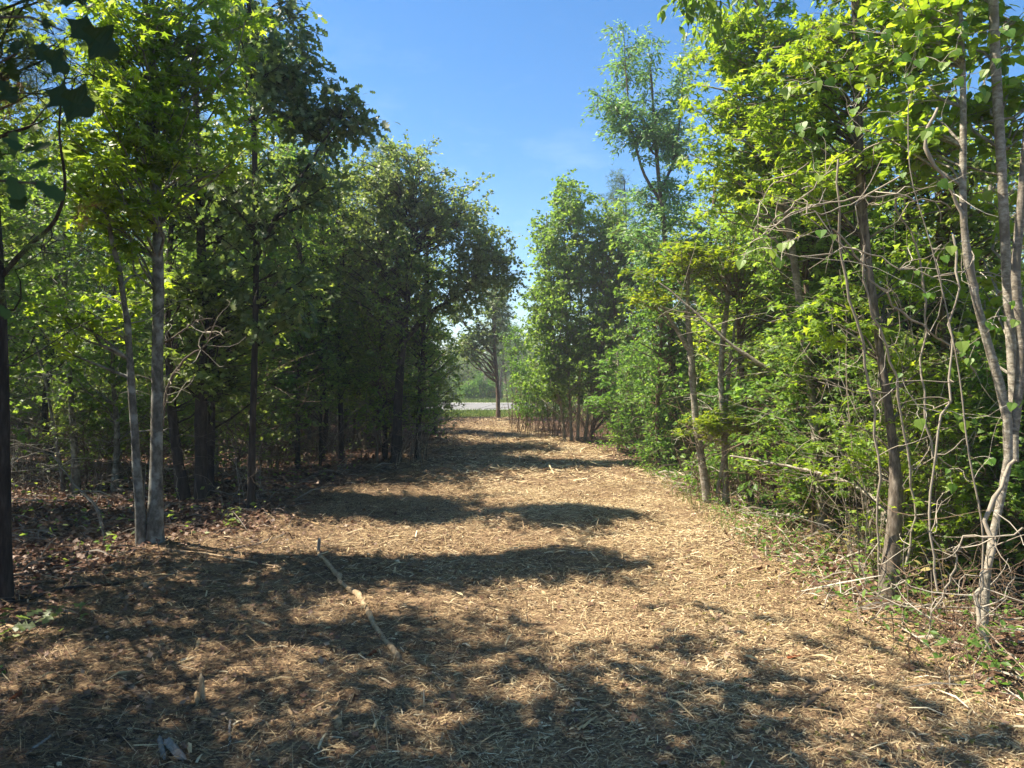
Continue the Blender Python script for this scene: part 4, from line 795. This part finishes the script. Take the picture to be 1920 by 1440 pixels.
# heart-leaved vine in front of the right thicket, every leaf its own piece
vb = np.array((2.72, 4.35, hz(2.72, 4.35)))
root = thing('heart_leaf_vine', 'climbing vine with separate bright heart shaped leaves at the right', 'vine', vb)
path = wp([(1835, 1190, 5), (1850, 1000, 5), (1815, 850, 5), (1800, 700, 4), (1770, 560, 4), (1740, 440, 3), (1700, 330, 3), (1700, 200, 3)], 4.4, 4.6)
mb = MB(); p = interp_path([tuple(np.array(q[:3])-vb)+(q[3],) for q in path], 26); mb.tubes(p[None, :, :3], p[None, :, 3], 6, .4)
spots = [(1735, 550), (1716, 508), (1806, 660), (1772, 778), (1806, 790), (1768, 480), (1740, 240), (1790, 150), (1695, 140), (1450, 470), (1430, 455), (1462, 485), (1385, 480), (1480, 452), (1405, 470), (1560, 440), (1600, 205),
         (1550, 150), (1515, 120), (1655, 62), (1720, 65), (1800, 65), (1840, 175), (1860, 610), (1895, 565), (1850, 600), (1905, 600), (1830, 640), (1700, 340), (1585, 120), (1630, 150), (1680, 110), (1760, 120), (1535, 330), (1470, 170),
         (1720, 760), (1855, 860), (1780, 880), (1905, 745), (1612, 240), (1500, 250), (1545, 245), (1760, 340), (1880, 330), (1895, 770), (1690, 700), (1610, 60), (1560, 50), (1885, 60), (1870, 120)]
r_ = np.random.default_rng(8); A = []; Bn = []
for (x, y) in spots:
    for k in range(2 if y > 300 else 3):
        d = 4.45+r_.uniform(-.15, .35); q = W(x+r_.normal()*14*(k > 0), y+r_.normal()*12*(k > 0), d)-vb
        tip = np.array([r_.normal()*.5, -.35+r_.normal()*.3, -1.0]); up = np.array([r_.normal()*.5-.4, -1+r_.normal()*.3, .8])
        leaf_part(root, 'heart', 'vineleaf', q, tip, up, r_.uniform(.032, .08), r_.uniform(.1, .95)); cand = np.concatenate([p[:, :3]]+([np.array(Bn)] if Bn else [])); dd_ = np.linalg.norm(cand-q, axis=1)+.6*np.maximum(0, cand[:, 2]-q[2]); A.append(cand[dd_.argmin()]); Bn.append(q)
P = wiggle_paths(r_, np.array(A), np.array(Bn), 6, .06, .05); mb.tubes(P, np.full((len(A), 6), .0016), 3, .7)
link('stem', mb.build('stem', M['twig'], True), root)

# small leafy sprigs: low maples and seedlings
def sprig(name, label, cat, base, hgt, leaf, mat, size, n, spread, seed, flat=.3, hero=True, lean=(0, 0)):
    r = np.random.default_rng(seed); root = thing(name, label, cat, base)
    k = max(3, n//7); tip = np.c_[r.normal(size=(k, 2))*spread+np.array(lean), hgt*r.uniform(.5, 1, k)]
    P = wiggle_paths(r, np.tile([[0, 0, -.02]], (k, 1)), tip, 6, .06); mb = MB(); mb.tubes(P, np.linspace(.004, .0015, 6)[None]*np.ones((k, 1)), 5, .5)
    link('stem', mb.build('stem', M['browntwig'], True), root)
    for i in range(n):
        j = i % k; q = P[j, r.integers(2, 6)]+r.normal(size=3)*size*.4; dd = r.normal(size=3); dd[2] = dd[2]*flat-.1
        leaf_part(root, leaf, mat, q, dd, r.normal(size=3)*.35+[0, 0, 1], size*r.uniform(.6, 1.15), r.uniform(.2, .9))
for i, (px, py, h_, lf, mt, sz, n, sp, lab) in enumerate([
    (30, 1200, .16, 'oak', 'oak', .12, 26, .13, 'dark green lobed seedling at the lower left edge'),
    (8, 1265, .05, 'ellipse', 'vineleaf', .05, 5, .03, 'tiny pale seedling at the left edge below the lobed one'),
    (212, 1040, .10, 'ellipse', 'vineleaf', .05, 8, .05, 'tiny bright seedling left of the twin grey trunks'),
    (105, 1170, .14, 'maple', 'dim', .08, 12, .10, 'small dim seedling right of the dark lobed one'),
    (1640, 1090, .42, 'maple', 'vineleaf', .075, 60, .26, 'bright low maple sprig left of the rough barked trunk'),
    (1590, 1010, .5, 'maple', 'vineleaf', .07, 44, .22, 'maple seedling in the shade behind the lower pale limb'),
    (1745, 1100, .55, 'star', 'sweetgum', .075, 50, .24, 'star leaved sprig right of the rough barked trunk'),
    (1700, 1130, .3, 'ellipse', 'shrub', .06, 46, .2, 'leafy weed at the right edge of the mulch'),
    (1800, 1195, .34, 'ellipse', 'shrub', .06, 60, .24, 'weedy plant below the pale spotted stems'),
    (1880, 1240, .35, 'maple', 'shrub', .07, 44, .24, 'leafy weed in the lower right corner tangle'),
    (1560, 1040, .35, 'ellipse', 'wilted', .08, 60, .16, 'wilted yellowing plant with hanging leaves beside the mulch'),
    (1600, 960, .8, 'ellipse', 'wilted', .09, 60, .2, 'taller wilted plant with curled leaves left of the rough barked trunk'),
    (1770, 1160, .5, 'ellipse', 'wilted', .07, 34, .16, 'wilted brown leaved stem in the lower right tangle'),
    (1450, 985, .3, 'ellipse', 'shrub', .05, 46, .22, 'green weed at the foot of the dark straight trunk'),
    (1370, 965, .22, 'ellipse', 'shrub', .045, 40, .2, 'low weed at the foot of the pale trunk group'),
    (1140, 850, .35, 'ellipse', 'vineleaf', .08, 40, .25, 'bright leafy seedling at the track edge under the crooked maple sapling'),
    (440, 990, .25, 'ellipse', 'dim', .06, 34, .3, 'dusty green seedling patch in the shade right of the grey trunks'),
    (830, 815, .55, 'ellipse', 'darkoak', .13, 60, .5, 'dark leafy fallen bough at the left side of the track end')]):
    b = GP(px, py); sprig('seedling', lab, 'plant', b, h_, lf, mt, sz, n, sp, 400+i)

# near oak spray hanging in at the top left, rooted outside the frame
ob = np.array((-1.75, 1.35, hz(-1.75, 1.35)))
root = thing('oak_sapling', 'large dark lobed oak leaves hanging in close at the top left', 'oak branch', ob)
mb = MB(); tr = interp_path([(0, 0, -.1, .03), (.02, 0, .8, .025), (-.02, 0, 1.6, .018), (.05, 0, 2.35, .01), (.1, .1, 2.7, .006)], 14); mb.tubes(tr[None, :, :3], tr[None, :, 3], 8, .5); link('trunk', mb.build('trunk', M['darkbark'], True), root)
tw = [[(-1.75, 1.35, 2.12), W(-60, 60, 1.5), W(20, 15, 1.5), W(80, 5, 1.5), W(110, 30, 1.5), W(120, 60, 1.5)], [(-1.72, 1.35, 1.75), W(-60, 330, 1.3), W(0, 320, 1.3), W(40, 330, 1.3), W(70, 345, 1.3)], [(-1.75, 1.35, 2.0), W(-40, 160, 1.45), W(10, 120, 1.45), W(40, 100, 1.45)]]
mb = MB()
for q in tw:
    pp = interp_path([tuple(np.array(a)-ob) for a in q], 12); mb.tubes(pp[None], np.linspace(.005, .0022, 12)[None], 6, .2)
link('twig', mb.build('twig', M['deadtwig'], True), root)
r_ = np.random.default_rng(3)
for (x, y, tx, ty, ln, d, v) in [(122, 35, 228, 98, 100, 1.5, .1), (112, 15, 200, -20, 90, 1.5, .1), (30, 80, 75, 128, 70, 1.45, .1), (55, 85, 140, 125, 90, 1.45, .1), (85, 170, 195, 215, 118, 1.5, .05), (90, 35, 98, 66, 34, 1.5, .0), (20, 100, 15, 160, 60, 1.45, .1),
        (60, 10, 10, -30, 80, 1.5, .1), (40, 290, 105, 262, 75, 1.3, .5), (50, 320, 100, 300, 60, 1.3, .6), (20, 330, 60, 385, 80, 1.3, .75), (60, 340, 125, 370, 75, 1.3, .4), (10, 300, -20, 250, 80, 1.3, .3), (15, 320, -30, 370, 80, 1.3, .3), (30, 300, 30, 240, 70, 1.3, .4),
        (5, 260, 50, 280, 60, 1.28, .5), (-5, 570, 20, 600, 32, 1.3, .7), (40, 345, 50, 410, 60, 1.32, .35), (0, 150, 40, 200, 60, 1.4, .1)]:
    a = W(x, y, d); b = W(tx, ty, d); tip = (b-a)+np.array([0, r_.normal()*.03, 0]); sz = np.linalg.norm(b-a)*.85
    up = np.array([r_.normal()*.3+.1, -1.0, r_.normal()*.3+.5])
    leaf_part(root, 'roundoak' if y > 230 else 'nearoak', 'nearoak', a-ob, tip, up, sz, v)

# ================================================================== THINGS LYING ON THE TRACK
def lying(name, label, cat, pts, mat, sides=9, side_twigs=0, seed=0, lift=.35, group=None, amp=.01):
    out = []
    for (px, py, wd) in pts:
        g = GP(px, py); rr = wd*.62/2/F*g[1]; out.append((g[0], g[1], g[2]+rr*lift+.008, rr))
    return limb(name, label, cat, out, mat, sides, group, side_twigs, seed, .08, amp, cap=True)
lying('fallen_branch', 'long crooked debarked branch lying lengthwise on the mulch', 'branch', [(590, 1030, 8), (612, 1055, 14), (648, 1095, 15), (668, 1124, 15), (694, 1150, 19), (698, 1178, 16), (722, 1200, 18), (730, 1222, 15), (748, 1240, 20)], 'dullwood', side_twigs=5, seed=1, amp=.04)
for i, (pts_, mt, lab) in enumerate([
    ([(558, 1138, 5), (600, 1134, 6), (640, 1132, 6), (672, 1136, 3)], 'greywood', 'pale thin stick lying left of the long crooked branch'),
    ([(305, 1040, 6), (380, 1044, 7), (460, 1052, 7), (545, 1060, 4)], 'dullwood', 'straight tan stick lying right of the grey trunk foot'),
    ([(20, 1085, 8), (90, 1070, 8), (170, 1052, 9), (258, 1040, 6)], 'greywood', 'long grey stick lying left of the grey trunk foot'),
    ([(225, 1120, 5), (290, 1090, 6), (350, 1068, 4)], 'greywood', 'short grey stick lying aslant below the grey trunk foot'),
    ([(25, 1135, 10), (110, 1110, 11), (230, 1095, 8)], 'darkbark', 'dark rotten branch lying in the shade at far left'),
    ([(1310, 1122, 7), (1326, 1145, 12), (1350, 1175, 11), (1380, 1195, 9), (1408, 1215, 5)], 'dullwood', 'splintered pale stick lying in the sunlit right half of the mulch'),
    ([(1508, 1328, 16), (1535, 1306, 18), (1562, 1288, 12)], 'brownbark', 'short brown barked piece lying in the lower right shade'),
    ([(750, 1336, 10), (770, 1360, 10), (792, 1385, 7)], 'brownbark', 'short barked stick near the bottom centre'),
    ([(45, 1436, 9), (75, 1412, 9), (100, 1388, 5)], 'greywood', 'grey stick in the bottom left corner'),
    ([(1700, 1345, 5), (1760, 1320, 6), (1830, 1285, 5), (1920, 1260, 4)], 'darkbark', 'long dark twig lying across the lower right corner'),
    ([(1770, 1275, 12), (1810, 1262, 14), (1850, 1240, 8)], 'wood', 'pale weathered piece lying below the right tangle'),
    ([(1080, 1372, 8), (1120, 1362, 9), (1165, 1350, 5)], 'wood', 'split pale piece lying below the right of centre'),
    ([(1150, 1300, 5), (1190, 1330, 8), (1205, 1345, 6)], 'wood', 'small pale sliver in the mottled shade at lower centre right'),
    ([(430, 1360, 7), (428, 1390, 8), (425, 1420, 5)], 'greywood', 'upright grey sliver near the bottom left'),
    ([(640, 1250, 5), (665, 1238, 6), (690, 1228, 3)], 'wood', 'small sliver left of the long branch end'),
    ([(1620, 1085, 7), (1632, 1070, 8), (1645, 1052, 4)], 'wood', 'short broken stub leaning by the rough barked trunk'),
    ([(560, 975, 4), (600, 985, 5), (650, 990, 3)], 'wood', 'thin stick lying in the sun patch left of centre'),
    ([(430, 1030, 5), (480, 1018, 6), (540, 995, 4)], 'greywood', 'thin grey stick in the shade right of the grey trunks'),
    ([(1170, 1105, 4), (1200, 1108, 6), (1245, 1100, 3)], 'wood', 'small pale stick lying in full sun right of centre')]):
    lying('stick', lab, 'stick', pts_, mt, seed=20+i, sides=8)

def chunk(name, label, cat, a, b, wd, ht, mat, seed, parent_twig=False):
    """a split wood piece: irregular faceted prism with splintered ends, from point a to point b"""
    r = np.random.default_rng(seed); a = np.array(a); b = np.array(b); n = 9; k = 8
    t = np.linspace(0, 1, n); ax = b-a; Ln = np.linalg.norm(ax); ax /= Ln
    s = np.cross(ax, [0, 0, 1.]) if abs(ax[2]) < .8 else np.cross(ax, [0, 1., 0]); s /= np.linalg.norm(s); u = np.cross(s, ax)
    th = np.arange(k)/k*2*math.pi; prof = r.uniform(.65, 1.15, k); V = []
    for i in range(n):
        e = (1 if 0 < i < n-1 else .55)*r.uniform(.9, 1.08)
        for j in range(k):
            off = r.normal()*Ln*(.07 if i in (0, n-1) else .006)
            V.append(ax*(t[i]*Ln+off)+s*math.cos(th[j])*wd/2*prof[j]*e+u*math.sin(th[j])*ht/2*prof[j]*e)
    V = np.array(V); Fq = [[i*k+j, i*k+(j+1) % k, (i+1)*k+(j+1) % k, (i+1)*k+j] for i in range(n-1) for j in range(k)]
    mb = MB(); mb.add(V, np.array(Fq), .5); c0 = V[:k].mean(0); c1 = V[-k:].mean(0)
    mb.add(np.concatenate([V[:k], [c0-ax*.004]]), np.array([[(j+1) % k, j, k] for j in range(k)]), .9); mb.add(np.concatenate([V[-k:], [c1+ax*.004]]), np.array([[j, (j+1) % k, k] for j in range(k)]), .9)
    return link(name, mb.build(name, M[mat], False), None, a, None, label, cat)
def gpt(px, py, z): g = GP(px, py); return (g[0], g[1], g[2]+z)
chunk('wood_chunk', 'thick split log piece lying in the lower left', 'wood piece', gpt(215, 1268, .006), gpt(280, 1322, .010), .046, .034, 'brownbark', 1)
chunk('wood_splinter', 'splintered pale stake standing out of the mulch at lower left', 'wood piece', gpt(378, 1318, -.02), (GP(366, 1318)[0], GP(366, 1318)[1]+.05, GP(366, 1318)[2]+.125), .030, .018, 'dullwood', 2)
chunk('wood_chunk', 'small rounded wood lump at the foot of the pale stake', 'wood piece', gpt(368, 1322, .015), gpt(366, 1305, .02), .035, .035, 'wood', 3)
chunk('wood_chunk', 'grey weathered root piece at the bottom left', 'wood piece', gpt(310, 1400, .02), gpt(340, 1438, .02), .04, .035, 'greywood', 4)
chunk('wood_chunk', 'narrow grey split piece left of the bottom root piece', 'wood piece', gpt(296, 1392, .015), gpt(305, 1436, .015), .025, .02, 'greywood', 5)
chunk('bark_piece', 'reddish bark bit beside the end of the long branch', 'wood piece', gpt(690, 1232, .01), gpt(708, 1222, .02), .03, .02, 'redwood', 6)
chunk('bark_piece', 'reddish rotten bit at the lower left edge', 'wood piece', gpt(15, 1325, .01), gpt(34, 1310, .02), .03, .03, 'redwood', 7)
chunk('bark_piece', 'orange brown leaf-like bark bit right of centre in the sun edge', 'wood piece', gpt(1478, 1243, .01), gpt(1500, 1240, .015), .035, .01, 'redwood', 8)
chunk('wood_chunk', 'small split block in the sun patch at bottom centre', 'wood piece', gpt(630, 1362, .01), gpt(636, 1390, .015), .03, .025, 'wood', 9)
chunk('wood_splinter', 'thin upright splinter left of the long branch', 'wood piece', gpt(596, 1035, -.01), (GP(592, 1035)[0]+.03, GP(592, 1035)[1], .12), .03, .02, 'greywood', 10)
chunk('wood_chunk', 'short stub near the upright splinter in the sun', 'wood piece', gpt(365, 1222, .01), gpt(371, 1212, .05), .03, .025, 'wood', 11)

# ================================================================== GROUND LITTER
def chips(name, label, seed, xr, yr, dens, ln, wd, inside, prism, mat='chip', vmean=lambda x, y: .55, vsd=.22, tilt=.18, cat='wood chips', aspect=.7):
    r = np.random.default_rng(seed); A = (xr[1]-xr[0])*(yr[1]-yr[0]); n = int(A*dens)
    x = r.uniform(*xr, n); y = r.uniform(*yr, n); k = inside(x, y, r.uniform(0, 1, n)); x = x[k]; y = y[k]; n = len(x)
    a = r.uniform(0, math.pi, n) if aspect == 0 else r.normal(size=n)*aspect+.5*math.pi*(r.uniform(0, 1, n) < .3)+.15
    L_ = ln*np.exp(r.normal(size=n)*.55); Wd = wd*np.exp(r.normal(size=n)*.4)
    L_ = np.minimum(L_, ln*3.2)
    t = r.normal(size=n)*tilt; d = np.stack([np.cos(a)*np.cos(t), np.sin(a)*np.cos(t), np.sin(t)], 1)
    s = np.stack([-np.sin(a), np.cos(a), r.normal(size=n)*.35], 1); s /= np.linalg.norm(s, axis=1, keepdims=True)
    z = height(x, y)+.006+np.abs(r.normal(size=n))*.010+np.abs(np.sin(t))*L_*.45
    c = np.stack([x, y, z], 1); h = d*L_[:, None]/2; q = s*Wd[:, None]/2
    v = np.clip(np.asarray(vmean(x, y))+r.normal(size=n)*vsd, 0, 1); mb = MB()
    bend = np.zeros((n, 3)); bend[:, 2] = L_*r.uniform(-.02, .10, n)
    if prism:
        u = np.array([0, 0, 1.])*Wd[:, None]*.45
        V = np.stack([c-h-q*.7, c-h+q*.5, c+u+bend-q, c+bend+q, c+u+bend*1.3, c+h-q*.35, c+h+q*.6, c-h*.9+u*.6, c+h*.95+u*.5], 1)
        Fq = np.array([[0, 2, 4, 7], [7, 4, 3, 1], [2, 5, 8, 4], [4, 8, 6, 3]])
        m = 9
    elif prism is None:
        V = np.stack([c-h-q*.7, c-h+q, c+h-q*.5, c+h+q*.7], 1); Fq = np.array([[0, 1, 3, 2]]); m = 4
    else:
        V = np.stack([c-h-q*.7, c-h+q*.7, c+bend-q, c+bend+q, c+h-q*.6, c+h+q*.6], 1); Fq = np.array([[0, 1, 3, 2], [2, 3, 5, 4]]); m = 6
    FF = (Fq[None]+(np.arange(n)*m)[:, None, None]).reshape(-1, 4)
    mb.add(V.reshape(-1, 3), FF, np.repeat(v, m))
    return link(name, mb.build(name, M[mat]), kind='stuff', label=label, cat=cat)
def patch(x, y):
    a = np.sin(2.1*x+1.3*np.sin(1.1*y))*np.sin(1.6*y+1.1*np.sin(1.7*x+.5)); b = np.sin(5.3*x+2*np.sin(2.9*y)+1)*np.sin(4.7*y+1.5*np.sin(4.1*x))
    return .6*a+.4*b
def left_dark(x, y): return .13*patch(x, y)-.02+ .24+.34*smooth(-2.8, 0.8, x)  # left chips redder brown, and darkened further as painted tree shade
ins = lambda x, y, u: u < track_mask(x, y, .5)*(1-.55*smooth(.25, .7, -patch(x+3, y)))
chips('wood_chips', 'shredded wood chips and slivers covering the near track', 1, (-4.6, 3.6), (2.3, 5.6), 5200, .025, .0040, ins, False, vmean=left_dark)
chips('wood_chips', 'coarse pale splinters scattered over the near track', 2, (-4.6, 3.6), (2.3, 8), 22, .075, .010, ins, True, vmean=lambda x, y: .72, vsd=.16)
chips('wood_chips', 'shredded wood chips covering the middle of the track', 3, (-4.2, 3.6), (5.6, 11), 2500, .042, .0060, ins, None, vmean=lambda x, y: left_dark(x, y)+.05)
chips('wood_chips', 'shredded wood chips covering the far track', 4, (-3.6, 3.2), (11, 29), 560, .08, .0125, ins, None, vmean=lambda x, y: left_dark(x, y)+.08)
chips('pine_straw', 'thin tan pine straw strewn over the track', 5, (-4.2, 3.8), (2.5, 11), 650, .07, .0022, ins, None, vmean=lambda x, y: .62, vsd=.14, aspect=0, cat='pine straw', tilt=.2)

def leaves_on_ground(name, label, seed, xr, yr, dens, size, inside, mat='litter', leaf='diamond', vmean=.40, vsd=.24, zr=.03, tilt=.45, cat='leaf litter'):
    r = np.random.default_rng(seed); n = int((xr[1]-xr[0])*(yr[1]-yr[0])*dens)
    x = r.uniform(*xr, n); y = r.uniform(*yr, n); k = inside(x, y, r.uniform(0, 1, n)); x = x[k]; y = y[k]; n = len(x)
    P = np.stack([x, y, height(x, y)+.006+r.uniform(0, zr, n)], 1); tip = r.normal(size=(n, 3))*[1, 1, .3]; up = r.normal(size=(n, 3))*tilt+[0, 0, 1]
    mb = MB(); place_leaves(mb, leaf, P, tip, up, size*r.uniform(.5, 1.25, n), np.clip(vmean+r.normal(size=n)*vsd, 0, 1))
    return link(name, mb.build(name, M[mat]), kind='stuff', label=label, cat=cat)
out_l = lambda x, y, u: (u > track_mask(x, y, .7)) & (x < 0)
out_r = lambda x, y, u: (u > track_mask(x, y, .5)) & (x > 0)
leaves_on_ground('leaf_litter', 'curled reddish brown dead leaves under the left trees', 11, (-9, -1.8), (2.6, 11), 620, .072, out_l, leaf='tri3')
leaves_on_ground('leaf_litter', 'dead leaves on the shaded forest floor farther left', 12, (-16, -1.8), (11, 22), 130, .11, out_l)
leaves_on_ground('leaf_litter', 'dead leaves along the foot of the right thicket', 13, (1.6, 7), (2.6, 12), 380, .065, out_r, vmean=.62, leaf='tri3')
leaves_on_ground('leaf_litter', 'scattered dead leaves mixed into the mulch', 14, (-4, 3.4), (2.6, 9), 190, .045, lambda x, y, u: u < .25+.75*(1-smooth(-2.8, -.3, x)), vmean=.6, leaf='tri3')
leaves_on_ground('ground_cover', 'green weeds and small leaves along the right track edge', 15, (1.7, 6), (3.2, 14), 250, .05, lambda x, y, u: (u*1.0 < .8) & (x > track_edges(y)[1]-.25), 'shrub', 'diamond', .5, zr=.16, tilt=.8, cat='weeds')
leaves_on_ground('ground_cover', 'green leaf shreds mixed into the mulch at lower right', 16, (.4, 3.2), (2.8, 6.5), 130, .04, lambda x, y, u: u < smooth(.4, 2.4, x), 'wilted', 'diamond', .35, zr=.015, tilt=.4, cat='leaf shreds')
leaves_on_ground('ground_cover', 'dim low green plants under the left trees', 17, (-12, -2.6), (4.5, 20), 26, .07, out_l, 'dim', 'diamond', .5, zr=.22, tilt=.7, cat='weeds')
chips('dead_twigs', 'small dead twigs strewn under the left trees', 18, (-9, -2), (2.6, 13), 60, .22, .006, out_l, True, 'deadtwig', lambda x, y: .6, .2, tilt=.2, aspect=0, cat='twigs')
chips('dead_twigs', 'small dead twigs strewn along the right edge', 19, (1.8, 6.5), (2.8, 12), 90, .2, .006, out_r, True, 'twig', lambda x, y: .6, .2, tilt=.25, aspect=0, cat='twigs')

def blades(name, label, seed, xr, yr, n, h, wd):
    r = np.random.default_rng(seed); x = r.uniform(*xr, n); y = r.uniform(*yr, n); z = height(x, y); hh = h*r.uniform(.4, 1.2, n)
    a = r.uniform(0, math.pi, n); s = np.stack([np.cos(a), np.sin(a), 0*a], 1)*wd/2; t = np.c_[r.normal(size=(n, 2))*.3*hh[:, None], hh]; c = np.stack([x, y, z], 1)
    V = np.stack([c-s, c+s, c+t], 1).reshape(-1, 3); Fq = np.arange(3*n).reshape(-1, 3); mb = MB(); mb.add(V, Fq, np.repeat(np.clip(.5+r.normal(size=n)*.22, 0, 1), 3))
    return link(name, mb.build(name, M['grass']), kind='stuff', label=label, cat='grass')
blades('grass', 'sunny green grass strip before the road', 1, (-9, 5), (28.6, 34.6), 15000, .14, .02)
blades('grass', 'green grass bank beyond the road', 2, (-14, 8), (44.8, 50), 14000, .22, .035)
blades('grass', 'thin grass tufts at the right track edge', 3, (2.1, 3.6), (6.5, 14), 2600, .16, .006)
dups = {}
for o in bpy.data.objects:
    if 'label' in o and o.parent is None and 'beyond the road' not in o['label'] and 'outside the picture' not in o['label']: dups.setdefault(o['label'], []).append(o)
ORD = ['leftmost', 'second leftwards', 'third', 'fourth', 'fifth', 'sixth', 'seventh', 'eighth', 'ninth', 'tenth']
ORD = ['leftmost one']+[q+' from left' for q in ('second', 'third', 'fourth', 'fifth', 'sixth', 'seventh', 'eighth', 'ninth', 'tenth', 'eleventh', 'twelfth', 'thirteenth', 'fourteenth')]
for lab, os_ in dups.items():
    if 1 < len(os_) <= 14:
        for k, o in enumerate(sorted(os_, key=lambda q: q.location.x/max(q.location.y, .5))):
            o['label'] = lab+', '+(['left one', 'right one'][k] if len(os_) == 2 else ORD[k])
for p_ in (PA, PB, PC, PD, PU, PF, PG, PR, PV, PW, PH, PX):
    if p_.name not in first: print('unused', p_.name)
print('TRIS', sum(len(m.loops)-2*len(m.polygons) for m in bpy.data.meshes)) #, sum(sum(len(p.vertices)-2 for p in m.polygons) if len(m.polygons) < 5000 else len(m.loops)-2*len(m.polygons) for m in bpy.data.meshes if m.users))
print('OBJS', len(bpy.data.objects))

# ================================================================== added scattering volume: some distance mist, mostly a stand-in for lens veil
hb = MB(); x0, x1, y0, y1, z0, z1 = -95, 95, -12, 110, -1.2, 12.5
hb.add(np.array([(x, y, z) for z in (z0, z1) for y in (y0, y1) for x in (x0, x1)], float), np.array([[0, 2, 3, 1], [4, 5, 7, 6], [0, 1, 5, 4], [2, 6, 7, 3], [0, 4, 6, 2], [1, 3, 7, 5]]), .5)
hm = bpy.data.materials.new('veil_scatter'); hm.use_nodes = True; hn = hm.node_tree.nodes; hn.clear()
ho = hn.new('ShaderNodeOutputMaterial'); hv = hn.new('ShaderNodeVolumePrincipled'); hv.inputs['Density'].default_value = VEIL_DENSITY; hv.inputs['Anisotropy'].default_value = 0.35; hv.inputs['Color'].default_value = (.93, .96, 1, 1)
hm.node_tree.links.new(hv.outputs[0], ho.inputs['Volume'])
link('veil_haze', hb.build('veil_haze', hm), kind='stuff')
